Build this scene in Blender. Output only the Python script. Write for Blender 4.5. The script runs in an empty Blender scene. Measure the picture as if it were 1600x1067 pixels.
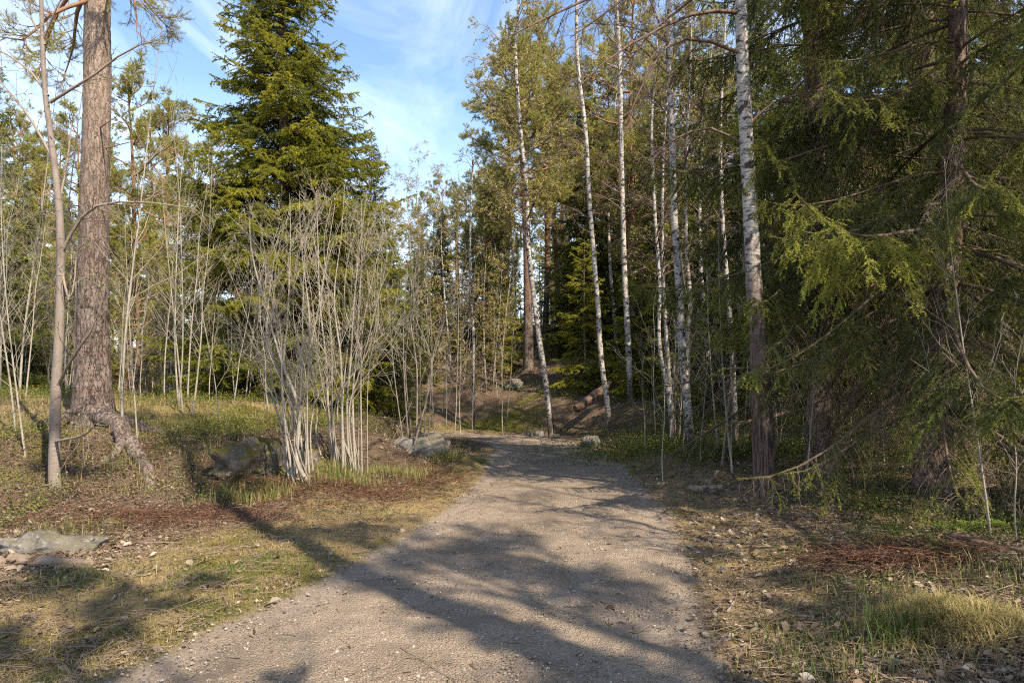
import bpy, math
import numpy as np
from mathutils import Vector

# ------------------------------------------------------------------ camera, sky, sun, exposure
scene = bpy.context.scene
EYE, F, CX, HY = 1.5, 1067.0, 800.0, 595.0          # eye height; focal length, centre and horizon in photo pixels
cam_d = bpy.data.cameras.new('camera')
cam_d.sensor_width = 36.0; cam_d.lens = 24.0
cam_d.shift_y = (HY - 533.5) / 1600.0
cam_d.clip_start = 0.05; cam_d.clip_end = 2000
cam = bpy.data.objects.new('camera', cam_d)
cam.location = (0, 0, EYE); cam.rotation_euler = (math.radians(90), 0, 0)
scene.collection.objects.link(cam); scene.camera = cam

SUN_EL, SUN_AZ = math.radians(44), math.radians(140)   # azimuth clockwise from +Y (the way the camera looks)
S = Vector((math.sin(SUN_AZ) * math.cos(SUN_EL), math.cos(SUN_AZ) * math.cos(SUN_EL), math.sin(SUN_EL)))
sun_d = bpy.data.lights.new('sun', 'SUN'); sun_d.energy = 4.2; sun_d.angle = math.radians(0.53); sun_d.color = (1.0, 0.87, 0.70)
sun = bpy.data.objects.new('sun', sun_d); sun.rotation_euler = S.to_track_quat('Z', 'Y').to_euler(); sun.location = (0, 0, 60)
scene.collection.objects.link(sun)

world = bpy.data.worlds.new('World'); scene.world = world; world.use_nodes = True
wt = world.node_tree; wt.nodes.clear()

def nd(nt, typ, ins=None, **props):
    n = nt.nodes.new(typ)
    for k, v in props.items(): setattr(n, k, v)
    for k, v in (ins or {}).items():
        if isinstance(v, bpy.types.NodeSocket): nt.links.new(v, n.inputs[k])
        else: n.inputs[k].default_value = v
    return n
def c4(c): return (c[0], c[1], c[2], 1.0)
def ramp(nt, fac, stops, interp='LINEAR'):
    n = nt.nodes.new('ShaderNodeValToRGB'); e = n.color_ramp.elements; n.color_ramp.interpolation = interp
    while len(e) < len(stops): e.new(0.5)
    for q, (p, c) in zip(e, stops):
        q.position = p; q.color = c4(c) if not np.isscalar(c) else (c, c, c, 1)
    nt.links.new(fac, n.inputs[0]); return n.outputs[0]
def mix(nt, fac, a, b, mode='MIX'):
    n = nt.nodes.new('ShaderNodeMix'); n.data_type = 'RGBA'; n.blend_type = mode; n.clamp_factor = True
    for s, v in ((n.inputs[0], fac), (n.inputs[6], a), (n.inputs[7], b)):
        if isinstance(v, bpy.types.NodeSocket): nt.links.new(v, s)
        else: s.default_value = v if np.isscalar(v) else c4(v)
    return n.outputs[2]
def math_(nt, op, a, b=0.0, c=None, clamp=False):
    n = nt.nodes.new('ShaderNodeMath'); n.operation = op; n.use_clamp = clamp
    for s, v in zip(n.inputs, (a, b, c)):
        if v is None: continue
        if isinstance(v, bpy.types.NodeSocket): nt.links.new(v, s)
        else: s.default_value = v
    return n.outputs[0]
def noise(nt, vec, scale, detail=4, rough=0.55, dist=0.0):
    n = nd(nt, 'ShaderNodeTexNoise', {'Vector': vec, 'Scale': scale, 'Detail': detail, 'Roughness': rough, 'Distortion': dist})
    return n.outputs['Fac']
def mapping(nt, vec, scale=(1, 1, 1), loc=(0, 0, 0), rot=(0, 0, 0)):
    return nd(nt, 'ShaderNodeMapping', {'Vector': vec, 'Scale': scale, 'Location': loc, 'Rotation': rot}).outputs[0]

sky = nd(wt, 'ShaderNodeTexSky', sky_type='NISHITA', sun_disc=False, sun_elevation=SUN_EL, sun_rotation=SUN_AZ,
         altitude=200, air_density=1.0, dust_density=.5, ozone_density=3.0)
tc = nd(wt, 'ShaderNodeTexCoord')
sx = nd(wt, 'ShaderNodeSeparateXYZ', {0: tc.outputs['Generated']})
zz = math_(wt, 'ADD', math_(wt, 'MAXIMUM', sx.outputs[2], 0.02), 0.12)
cvec = nd(wt, 'ShaderNodeCombineXYZ', {0: math_(wt, 'DIVIDE', sx.outputs[0], zz), 1: math_(wt, 'DIVIDE', sx.outputs[1], zz), 2: 0.0}).outputs[0]
cl = noise(wt, mapping(wt, cvec, (1.4, .62, 1), (3.6, 2.1, 0), (0, 0, .9)), 1.6, 9, .62, .7)
clb = noise(wt, mapping(wt, cvec, (1, 1, 1), (7.1, 2.2, 0)), .55, 3)
clm = math_(wt, 'MULTIPLY', ramp(wt, cl, [(.44, 0.0), (.84, .66)]), ramp(wt, clb, [(.36, 0.30), (.62, 1.0)]))
low = ramp(wt, sx.outputs[2], [(0.02, .55), (.18, .26), (.38, 0.0)])
clm = math_(wt, 'MAXIMUM', clm, math_(wt, 'MULTIPLY', low, ramp(wt, clb, [(.3, .55), (.6, 1.0)])))
skyc = mix(wt, clm, sky.outputs[0], (8.6, 8.8, 9.0))
bg = nd(wt, 'ShaderNodeBackground', {'Color': skyc, 'Strength': 0.115})
nd(wt, 'ShaderNodeOutputWorld', {'Surface': bg.outputs[0]})

scene.view_settings.view_transform = 'Standard'; scene.view_settings.look = 'None'
scene.view_settings.exposure = 1.48; scene.view_settings.gamma = 1.0
scene.render.engine = 'CYCLES'
scene.cycles.use_denoising = False; scene.cycles.pixel_filter_type = 'BLACKMAN_HARRIS'; scene.cycles.filter_width = 1.15
scene.cycles.max_bounces = 6; scene.cycles.diffuse_bounces = 3; scene.cycles.glossy_bounces = 2
scene.cycles.transmission_bounces = 3; scene.cycles.transparent_max_bounces = 4

# ------------------------------------------------------------------ numpy helpers
UP = np.array([0., 0., 1.])
def unit(v): return v / np.maximum(np.linalg.norm(v, axis=-1, keepdims=True), 1e-9)
def sstep(a, b, x):
    t = np.clip((x - a) / (b - a), 0, 1); return t * t * (3 - 2 * t)
def _h(ix, iy, iz):
    n = (ix.astype(np.int64) * 374761393 + iy.astype(np.int64) * 668265263 + iz.astype(np.int64) * 2147483647) & 0xFFFFFFFF
    n = ((n ^ (n >> 13)) * 1274126177) & 0xFFFFFFFF
    n = (n ^ (n >> 16)) & 0xFFFF
    return n / 65535.0
def vnoise(p):
    p = np.asarray(p, float); i = np.floor(p).astype(np.int64); f = p - i; f = f * f * (3 - 2 * f)
    r = 0
    for dx in (0, 1):
        for dy in (0, 1):
            for dz in (0, 1):
                w = (f[..., 0] if dx else 1 - f[..., 0]) * (f[..., 1] if dy else 1 - f[..., 1]) * (f[..., 2] if dz else 1 - f[..., 2])
                r = r + w * _h(i[..., 0] + dx, i[..., 1] + dy, i[..., 2] + dz)
    return r * 2 - 1
def fbm(p, oct=4, gain=.5):
    a, s, r = 1.0, 1.0, 0
    for o in range(oct):
        r = r + a * vnoise(np.asarray(p) * s + o * 17.3); a *= gain; s *= 2.03
    return r
def poly_sdf(x, y, poly):
    """signed distance, positive inside the closed polygon"""
    poly = np.asarray(poly, float); d2 = np.full(x.shape, 1e18); ins = np.zeros(x.shape, bool)
    for a, b in zip(poly, np.roll(poly, -1, 0)):
        e = b - a; wx, wy = x - a[0], y - a[1]
        t = np.clip((wx * e[0] + wy * e[1]) / max(e @ e, 1e-9), 0, 1)
        d2 = np.minimum(d2, (wx - t * e[0]) ** 2 + (wy - t * e[1]) ** 2)
        c = ((a[1] > y) != (b[1] > y))
        xi = a[0] + (y - a[1]) * e[0] / (e[1] if abs(e[1]) > 1e-9 else 1e-9)
        ins ^= c & (x < xi)
    return np.where(ins, 1, -1) * np.sqrt(d2)
def catmull(pts, n):
    pts = np.asarray(pts, float); m = len(pts)
    P = np.vstack([2 * pts[0] - pts[1], pts, 2 * pts[-1] - pts[-2]])
    u = np.linspace(0, m - 1 - 1e-6, n); i = u.astype(int); t = (u - i)[:, None]
    p0, p1, p2, p3 = P[i], P[i + 1], P[i + 2], P[i + 3]
    return .5 * (2 * p1 + (p2 - p0) * t + (2 * p0 - 5 * p1 + 4 * p2 - p3) * t ** 2 + (3 * p1 - p0 - 3 * p2 + p3) * t ** 3)

# ------------------------------------------------------------------ terrain
PATH_L = [(-2.7, -14), (-2.5, -6), (-2.3, 0), (-1.9, 3.3), (-1.3, 5.2), (-.70, 7.6), (-.40, 10.2), (-.32, 12.6), (-.3, 14.9), (-.95, 16.7), (-2.3, 17.7), (-5.5, 18.9), (-13, 21.5)]
PATH_R = [(1.2, -14), (1.1, -6), (.95, 0), (.95, 3.3), (1.25, 5.2), (1.62, 7.6), (1.72, 10.2), (1.82, 12.6), (1.75, 15.2), (.95, 17.5), (-.7, 19.0), (-5.0, 20.9), (-12.5, 23.6)]
PATH_POLY = np.vstack([catmull(PATH_L, 60), catmull(PATH_R, 60)[::-1]])
MOUND = [(-16, 6.6), (-8, 7.0), (-5.9, 7.6), (-4.7, 8.3), (-3.9, 8.75), (-3.1, 8.8), (-2.6, 9.5), (-2.1, 11), (-1.4, 13.4), (-1.05, 15.0), (-1.7, 16.2), (-3.6, 17.2), (-8, 18.6), (-20, 23), (-90, 45), (-90, 4)]
HILL = [(120, 6), (40, 8), (14, 9.5), (6.8, 11.2), (4.2, 14.0), (2.7, 17), (1.2, 19.2), (-1, 20.6), (-6, 22.6), (-20, 27), (-90, 46), (-90, 160), (120, 160)]
def height(x, y, micro=True):
    x = np.asarray(x, float); y = np.asarray(y, float)
    shp = np.broadcast(x, y).shape; x = np.broadcast_to(x, shp); y = np.broadcast_to(y, shp)
    wob = .25 * vnoise(np.stack([x * .9, y * .9, 0 * x], -1))
    dm = poly_sdf(x, y, MOUND) + wob
    dh = poly_sdf(x, y, HILL) + wob
    dp = poly_sdf(x, y, PATH_POLY)
    bank = .58 * (1 - .35 * sstep(11, 15, y) * sstep(-4, -1.5, x))
    h = bank * sstep(-.35, 1.7, dm) + .52 * sstep(.8, 5.5, dm)
    h = h + .10 * sstep(-2.2, 0, dm) * (dm < 0) + np.where(dm >= 0, .10, 0)
    sl = .5 * (.25 + .75 * sstep(-11, -3, x)) * (1 - .5 * sstep(2.5, 7, x))
    hh = 6 * (1 - np.exp(-np.maximum(dh, 0) * sl / 6)) * sstep(-.5, 1.5, dh)
    h = np.maximum(h, hh) + .15 * np.minimum(h, hh)
    h = h + .16 * sstep(.2, 2.2, -dp) * sstep(1.0, 2.5, x) * sstep(18, 10, y)
    h = h - .22 * np.exp(-((x + 3.2) / .30) ** 2 - ((y - 8.95) / .2) ** 2)
    out = sstep(-.1, .9, -dp)
    h = h + out * .07 * vnoise(np.stack([x * .8, y * .8, 0 * x + 5], -1)) + .025 * vnoise(np.stack([x * .35, y * .35, 0 * x + 9], -1))
    if micro:
        p = np.stack([x, y, 0 * x], -1)
        h = h + out * (.035 + .075 * sstep(-1.4, -.2, dm) * sstep(2.2, .8, dm)) * fbm(p * 2.6, 4) + .004 * vnoise(p * 9) * (1 + out * 2)
    return h
def hz(x, y): return float(height(np.array([x]), np.array([y]))[0])
def W(px, py, Y): return np.array([(px - CX) / F * Y, Y, EYE + (HY - py) / F * Y])
def ground(px, Y):
    x = (px - CX) / F * Y; return np.array([x, Y, hz(x, Y)])

# ------------------------------------------------------------------ mesh building
class MB:
    def __init__(s): s.v = []; s.f = {3: [], 4: []}; s.m = {3: [], 4: []}; s.t = []; s.n = 0; s.fl = {3: [], 4: []}
    def add(s, v, f, mat=0, tint=.5, flat=False):
        v = np.asarray(v, np.float32).reshape(-1, 3); f = np.asarray(f, np.int64)
        if len(v) == 0 or len(f) == 0: return
        k = f.shape[1]; s.v.append(v); s.f[k].append(f + s.n); s.m[k].append(np.full(len(f), mat, np.int32)); s.fl[k].append(np.full(len(f), flat))
        t = np.asarray(tint, np.float32); s.t.append(np.broadcast_to(t, (len(v),)).astype(np.float32)); s.n += len(v)
    def mesh(s, name, mats, attrs=None):
        me = bpy.data.meshes.new(name)
        v = np.concatenate(s.v) if s.v else np.zeros((0, 3), np.float32)
        me.vertices.add(len(v)); me.vertices.foreach_set('co', v.ravel())
        loops, starts, mi, fl, o = [], [], [], [], 0
        for k in (3, 4):
            if not s.f[k]: continue
            f = np.concatenate(s.f[k]); loops.append(f.ravel()); starts.append(o + np.arange(len(f)) * k); o += f.size
            mi.append(np.concatenate(s.m[k])); fl.append(np.concatenate(s.fl[k]))
        loops = np.concatenate(loops).astype(np.int32); starts = np.concatenate(starts).astype(np.int32)
        me.loops.add(len(loops)); me.loops.foreach_set('vertex_index', loops)
        me.polygons.add(len(starts)); me.polygons.foreach_set('loop_start', starts)
        for m in mats: me.materials.append(m)
        me.polygons.foreach_set('material_index', np.concatenate(mi))
        a = me.attributes.new('tint', 'FLOAT', 'POINT'); a.data.foreach_set('value', np.concatenate(s.t))
        for k, val in (attrs or {}).items():
            a = me.attributes.new(k, 'FLOAT', 'POINT'); a.data.foreach_set('value', np.asarray(val, np.float32))
        fl = np.concatenate(fl)
        me.update(calc_edges=True)
        if fl.any(): me.polygons.foreach_set('use_smooth', ~fl)
        me.validate(); return me

def tube(mb, P, R, sides=4, mat=0, tint=.5, cap=False):
    """P (M,K,3), R (M,K): M tubes in one go"""
    P = np.asarray(P, float); R = np.asarray(R, float)
    if P.ndim == 2: P = P[None]; R = R[None]
    M, K, _ = P.shape
    if M == 0: return
    T = np.empty_like(P); T[:, 1:-1] = P[:, 2:] - P[:, :-2]; T[:, 0] = P[:, 1] - P[:, 0]; T[:, -1] = P[:, -1] - P[:, -2]; T = unit(T)
    mean = unit(P[:, -1] - P[:, 0] + 1e-6)
    ref = np.where(np.abs(mean[:, 2:3]) < .75, np.array([[0, 0, 1.]]), np.array([[1., 0, 0]]))[:, None, :]
    Nn = unit(np.cross(T, ref)); B = np.cross(T, Nn)
    a = np.linspace(0, 2 * np.pi, sides, endpoint=False)
    V = P[:, :, None] + R[:, :, None, None] * (np.cos(a)[None, None, :, None] * Nn[:, :, None] + np.sin(a)[None, None, :, None] * B[:, :, None])
    i = np.arange(M)[:, None, None] * K * sides + np.arange(K - 1)[None, :, None] * sides; j = np.arange(sides)[None, None, :]; j2 = (j + 1) % sides
    Fq = np.stack([i + j, i + j2, i + sides + j2, i + sides + j], -1).reshape(-1, 4)
    tt = tint if np.isscalar(tint) else np.repeat(np.asarray(tint), K * sides)
    mb.add(V.reshape(-1, 3), Fq, mat, tt)
def perp(T, r):
    q = r.normal(size=T.shape); q -= (q * T).sum(-1, keepdims=True) * T; return unit(q)
def sample(P, idx, t):
    K = P.shape[1]; f = t * (K - 1); i = np.clip(np.floor(f).astype(int), 0, K - 2); a = (f - i)[:, None]
    p0, p1 = P[idx, i], P[idx, i + 1]; return p0 * (1 - a) + p1 * a, unit(p1 - p0)
def spawn(P, counts, r, t0=.2, t1=1., ang=.8, length=None, K=5, up=0., jit=.25, side=0., down=0., angj=.15):
    M = len(P); counts = np.broadcast_to(np.asarray(counts, int), (M,)); idx = np.repeat(np.arange(M), counts); n = len(idx)
    t = r.uniform(t0, t1, n); pos, T = sample(P, idx, t); q = perp(T, r)
    if side > 0:
        sv = unit(np.cross(T, UP)) * r.choice([-1, 1], n)[:, None]; q = unit(q * (1 - side) + sv * side)
    A = (ang + r.normal(0, angj, n))[:, None]; d = unit(np.cos(A) * T + np.sin(A) * q + np.array([0, 0, -down]))
    L = length(idx, t) * r.uniform(.7, 1.2, n) if callable(length) else length * r.uniform(.6, 1.25, n)
    C = np.empty((n, K, 3)); C[:, 0] = pos; st = (L / (K - 1))[:, None]
    for k in range(1, K):
        C[:, k] = C[:, k - 1] + d * st
        d = unit(d + np.array([0, 0, up]) / (K - 1) + jit * r.normal(size=(n, 3)) / math.sqrt(K))
    return C, idx, t, L
def plen(P): return np.linalg.norm(np.diff(P, axis=1), axis=2).sum(1)
def needles(mb, P, r, spacing, ln, wd, ang=.9, mat=1, tint=None, t0=.0, t1=1.02):
    L = plen(P); cnt = np.maximum(1, np.round(L / spacing * (t1 - t0)).astype(int)); idx = np.repeat(np.arange(len(P)), cnt); n = len(idx)
    pos, T = sample(P, idx, np.clip(r.uniform(t0, t1, n), 0, 1)); q = perp(T, r); A = (ang + r.normal(0, .25, n))[:, None]
    d = np.cos(A) * T + np.sin(A) * q; w = unit(np.cross(d, r.normal(size=d.shape))) * (wd * .5); l = (ln * r.uniform(.7, 1.2, n))[:, None]
    V = np.stack([pos - w, pos + w, pos + d * l], 1).reshape(-1, 3)
    tb = (r.uniform(.2, .8, len(P)) if tint is None else tint)[idx] + r.uniform(-.15, .15, n)
    mb.add(V, np.arange(3 * n).reshape(-1, 3), mat, np.repeat(np.clip(tb, 0, 1), 3))
def leaf_quads(mb, pos, d, r, ln, wd, mat=1, tint=None, fold=.25):
    n = len(pos); w = unit(np.cross(d, r.normal(size=d.shape))); nn = np.cross(d, w)
    l = (ln * r.uniform(.6, 1.25, n))[:, None]; h = (wd * .5 * r.uniform(.7, 1.2, n))[:, None]
    V = np.stack([pos, pos + d * l * .5 + w * h + nn * h * fold, pos + d * l, pos + d * l * .5 - w * h + nn * h * fold], 1).reshape(-1, 3)
    tb = r.uniform(0, 1, n) if tint is None else tint
    mb.add(V, np.arange(4 * n).reshape(-1, 4), mat, np.repeat(tb, 4), True)
def leaves_on(mb, P, r, per_m, ln, wd, mat=1, tint=None, t0=.1, ang=.9):
    L = plen(P); cnt = r.poisson(L * per_m); idx = np.repeat(np.arange(len(P)), cnt); n = len(idx)
    if n == 0: return
    pos, T = sample(P, idx, r.uniform(t0, 1, n)); A = (ang + r.normal(0, .3, n))[:, None]; d = np.cos(A) * T + np.sin(A) * perp(T, r)
    leaf_quads(mb, pos, d, r, ln, wd, mat, None if tint is None else np.clip(tint[idx] + r.uniform(-.3, .3, n), 0, 1))
def trunk_tube(mb, pts, rad, r, sides=14, step=.12, rough=.05, freq=6., flare=0., mat=0, ridge=0.):
    """pts local polyline, rad at each point; noise-roughened trunk with an optional root flare"""
    pts = np.asarray(pts, float); L = np.linalg.norm(np.diff(pts, axis=0), axis=1).sum(); K = max(6, int(L / step))
    P = catmull(pts, K); s = np.linspace(0, 1, K)
    cl_ = np.r_[0, np.cumsum(np.linalg.norm(np.diff(pts, axis=0), axis=1))]; R = np.interp(s, np.linspace(0, 1, len(pts)), rad)
    hgt = P[:, 2] - P[0, 2]
    T = unit(np.gradient(P, axis=0)); Nn = unit(np.cross(T, np.array([0, 1., 0.03]))); B = np.cross(T, Nn)
    a = np.linspace(0, 2 * np.pi, sides, endpoint=False); ca, sa = np.cos(a), np.sin(a)
    dirs = ca[None, :, None] * Nn[:, None] + sa[None, :, None] * B[:, None]
    base = P[:, None] + dirs * R[:, None, None]; off = r.uniform(0, 50, 3)
    nz = fbm(base * np.array([freq, freq, freq * .35]) + off, 3)
    rr = R[:, None] * (1 + rough * nz)
    if flare:
        lob = 1 + .45 * np.sin(a * 4 + off[0]) + .35 * np.sin(a * 7 + off[1])
        rr = rr * (1 + flare * np.exp(-hgt / .16)[:, None] * np.clip(lob, .2, 2)[None])
    if ridge:
        cells = vnoise(np.stack([np.cos(a)[None] * 7 + 0 * hgt[:, None], np.sin(a)[None] * 7 + 0 * hgt[:, None], hgt[:, None] * 7 + 0 * a[None]], -1) + off)
        rr = rr + ridge * np.clip(np.abs(cells) * 3, 0, 1)
    V = P[:, None] + dirs * rr[:, :, None]
    i = np.arange(K - 1)[:, None] * sides; j = np.arange(sides)[None]; j2 = (j + 1) % sides
    mb.add(V.reshape(-1, 3), np.stack([i + j, i + j2, i + sides + j2, i + sides + j], -1).reshape(-1, 4), mat, float(r.uniform(0, 1)))
    return P, R

# ------------------------------------------------------------------ objects
COL = scene.collection
def thing(name, label, cat, loc=(0, 0, 0), rotz=0., group=None, scale=1.):
    o = bpy.data.objects.new(name, None); o.empty_display_size = .2; COL.objects.link(o)
    o.location = tuple(loc); o.rotation_euler = (0, 0, rotz); o.scale = (scale,) * 3
    o['label'] = label; o['category'] = cat
    if group: o['group'] = group
    return o
def part(name, me, parent):
    o = bpy.data.objects.new(name, me); COL.objects.link(o); o.parent = parent; return o
def single(name, me, label, cat, loc=(0, 0, 0), rotz=0., group=None, scale=1.):
    o = bpy.data.objects.new(name, me); COL.objects.link(o); o.location = tuple(loc); o.rotation_euler = (0, 0, rotz); o.scale = (scale,) * 3
    o['label'] = label; o['category'] = cat
    if group: o['group'] = group
    return o
def setting(name, me, kind='structure'):
    o = bpy.data.objects.new(name, me); COL.objects.link(o); o['kind'] = kind; return o
def stuff(name, me, label, cat):
    o = setting(name, me, 'stuff'); o['label'] = label; o['category'] = cat; return o

# ------------------------------------------------------------------ materials
def new_mat(name):
    m = bpy.data.materials.new(name); m.use_nodes = True; nt = m.node_tree; nt.nodes.clear(); return m, nt
def finish(nt, color, rough=.8, bump=None, bstr=.5, bdist=.01, trans=0., spec=.3, tcol=None):
    ins = {'Roughness': rough, 'Specular IOR Level': spec}
    p = nd(nt, 'ShaderNodeBsdfPrincipled', ins)
    if isinstance(color, bpy.types.NodeSocket): nt.links.new(color, p.inputs['Base Color'])
    else: p.inputs['Base Color'].default_value = c4(color)
    if bump is not None:
        b = nd(nt, 'ShaderNodeBump', {'Height': bump, 'Strength': bstr, 'Distance': bdist}); nt.links.new(b.outputs[0], p.inputs['Normal'])
    out = p.outputs[0]
    if trans:
        tr = nd(nt, 'ShaderNodeBsdfTranslucent'); 
        cc = tcol if tcol is not None else color
        if isinstance(cc, bpy.types.NodeSocket): nt.links.new(cc, tr.inputs[0])
        else: tr.inputs[0].default_value = c4(cc)
        out = nd(nt, 'ShaderNodeMixShader', {0: trans, 1: p.outputs[0], 2: tr.outputs[0]}).outputs[0]
    nd(nt, 'ShaderNodeOutputMaterial', {'Surface': out})
def tint_(nt): return nd(nt, 'ShaderNodeAttribute', attribute_name='tint').outputs['Fac']
def objrand(nt): return nd(nt, 'ShaderNodeObjectInfo').outputs['Random']
def foliage(name, stops, trans=.25, rough=.55, spec=.25, var=.25):
    m, nt = new_mat(name)
    f = math_(nt, 'ADD', tint_(nt), math_(nt, 'MULTIPLY', math_(nt, 'SUBTRACT', objrand(nt), .5), var), clamp=True)
    col = ramp(nt, f, stops)
    finish(nt, col, rough, trans=trans, spec=spec); return m
M_SPRUCE = foliage('spruce_needles', [(0, (.030, .040, .010)), (.45, (.110, .130, .022)), (.75, (.22, .235, .035)), (1, (.34, .345, .05))], .34)  # dark end paints the shaded interior of the boughs, bright end their sunlit tips
M_SPRUCE_LIT = foliage('sunlit_spruce_needles', [(0, (.105, .125, .016)), (.5, (.280, .280, .026)), (1, (.460, .420, .048))], .5)  # brighter, yellower copy of the spruce needles: sunlight put into the colour
M_PINE = foliage('pine_needles', [(0, (.13, .135, .034)), (.5, (.27, .265, .062)), (1, (.40, .37, .09))], .42)
M_BIRCHLEAF = foliage('birch_leaves', [(0, (.24, .21, .06)), (.5, (.37, .31, .09)), (1, (.50, .41, .14))], .4)
M_BUD = foliage('leaf_buds', [(0, (.10, .12, .03)), (.5, (.18, .20, .05)), (1, (.40, .38, .18))], .3)
M_GRASS = foliage('grass_blades', [(0, (.035, .065, .012)), (.4, (.09, .13, .02)), (.6, (.24, .19, .07)), (1, (.42, .32, .16))], .25)
M_BILB = foliage('bilberry_leaves', [(0, (.03, .045, .010)), (.5, (.07, .095, .015)), (.8, (.14, .15, .02)), (1, (.24, .20, .05))], .3)
M_LITTER = foliage('dry_leaves', [(0, (.09, .055, .034)), (.35, (.19, .135, .088)), (.7, (.30, .24, .175)), (1, (.47, .41, .34))], .15, .6)
M_BRACKEN = foliage('dead_bracken', [(0, (.05, .025, .016)), (.5, (.125, .060, .034)), (1, (.24, .145, .085))], .15, .7)
M_FERN = foliage('fern_fronds', [(0, (.10, .16, .02)), (1, (.24, .32, .06))], .35)

def objc(nt): return nd(nt, 'ShaderNodeTexCoord').outputs['Object']
def wood(name, c0, c1, rough=.85):
    m, nt = new_mat(name); n = noise(nt, mapping(nt, objc(nt), (14, 14, 5)), 2.0, 4)
    col = mix(nt, n, c0, c1); col = mix(nt, math_(nt, 'MULTIPLY', tint_(nt), .55), col, (c1[0] * 1.25, c1[1] * 1.25, c1[2] * 1.25))
    finish(nt, col, rough, spec=.15); return m
M_TWIG_DARK = wood('spruce_twigs', (.045, .032, .022), (.13, .095, .065))
M_TWIG_DEAD = wood('dead_twigs', (.085, .06, .042), (.20, .15, .105))
M_TWIG_BIRCH = wood('birch_twigs', (.06, .04, .035), (.16, .11, .085))
M_TWIG_PALE = wood('aspen_bark_thin', (.125, .105, .08), (.30, .26, .20))
M_TWIG_GREY = wood('rowan_twigs', (.10, .08, .06), (.26, .21, .165))
M_PINE_BRANCH = wood('pine_branch_bark', (.12, .065, .04), (.24, .135, .08))
def mat_pine_bark(name, plate_hi=(.20, .155, .13), plate_lo=(.10, .07, .055), crack=(.04, .026, .019), top=None, zs=(5., 10.)):
    m, nt = new_mat(name); o = objc(nt)
    v = mapping(nt, o, (1, 1, .36)); w = nd(nt, 'ShaderNodeVectorMath', {0: v, 1: nd(nt, 'ShaderNodeTexNoise', {'Vector': v, 'Scale': 9., 'Detail': 3}).outputs['Color']}, operation='ADD').outputs[0]
    w = nd(nt, 'ShaderNodeVectorMath', {0: v, 1: nd(nt, 'ShaderNodeVectorMath', {0: nd(nt, 'ShaderNodeTexNoise', {'Vector': v, 'Scale': 11., 'Detail': 3}).outputs['Color'], 'Scale': .22}, operation='SCALE').outputs[0]}, operation='ADD').outputs[0]
    vo = nd(nt, 'ShaderNodeTexVoronoi', {'Vector': w, 'Scale': 17.}, feature='DISTANCE_TO_EDGE').outputs['Distance']
    vc = nd(nt, 'ShaderNodeTexVoronoi', {'Vector': w, 'Scale': 17.}).outputs['Color']
    fine = noise(nt, mapping(nt, o, (1, 1, .5)), 55, 5, .65)
    big = noise(nt, o, 3.2, 3)
    crk = ramp(nt, noise(nt, mapping(nt, o, (20, 20, 3.2)), 1.3, 5, .62, .5), [(.36, 0.), (.50, 1.)])
    edge = ramp(nt, math_(nt, 'ADD', math_(nt, 'MULTIPLY', vo, math_(nt, 'ADD', .6, math_(nt, 'MULTIPLY', crk, 1.2))), math_(nt, 'MULTIPLY', math_(nt, 'SUBTRACT', fine, .5), .16)), [(-.02, 0.0), (.10, 1.0)])
    plate = mix(nt, math_(nt, 'ADD', math_(nt, 'MULTIPLY', fine, .7), math_(nt, 'MULTIPLY', nd(nt, 'ShaderNodeSeparateColor', {0: vc}).outputs[0], .35)), plate_lo, plate_hi)
    plate = mix(nt, ramp(nt, big, [(.45, 0.), (.7, .55)]), plate, (.23, .19, .165))
    edge = math_(nt, 'MULTIPLY', edge, math_(nt, 'ADD', .35, math_(nt, 'MULTIPLY', crk, .65)))
    col = mix(nt, edge, crack, plate)
    if top:
        z = nd(nt, 'ShaderNodeSeparateXYZ', {0: o}).outputs[2]
        zf = math_(nt, 'DIVIDE', math_(nt, 'SUBTRACT', math_(nt, 'ADD', z, math_(nt, 'MULTIPLY', noise(nt, o, 2.), 2.)), zs[0]), zs[1] - zs[0], clamp=True)
        tc_ = mix(nt, fine, (top[0] * .6, top[1] * .55, top[2] * .5), top)
        col = mix(nt, zf, col, tc_)
    hgt = math_(nt, 'ADD', edge, math_(nt, 'MULTIPLY', fine, .5))
    finish(nt, col, .9, hgt, .9, .02, spec=.15); return m
M_PINE_BARK = mat_pine_bark('old_pine_bark', top=(.34, .265, .21), zs=(3., 8.))
M_PINE_BARK_FAR = mat_pine_bark('pine_bark', top=(.29, .15, .075), zs=(2.5, 6.5))
M_SPRUCE_BARK = mat_pine_bark('spruce_bark', (.27, .19, .145), (.12, .08, .06), (.05, .034, .026))
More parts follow.
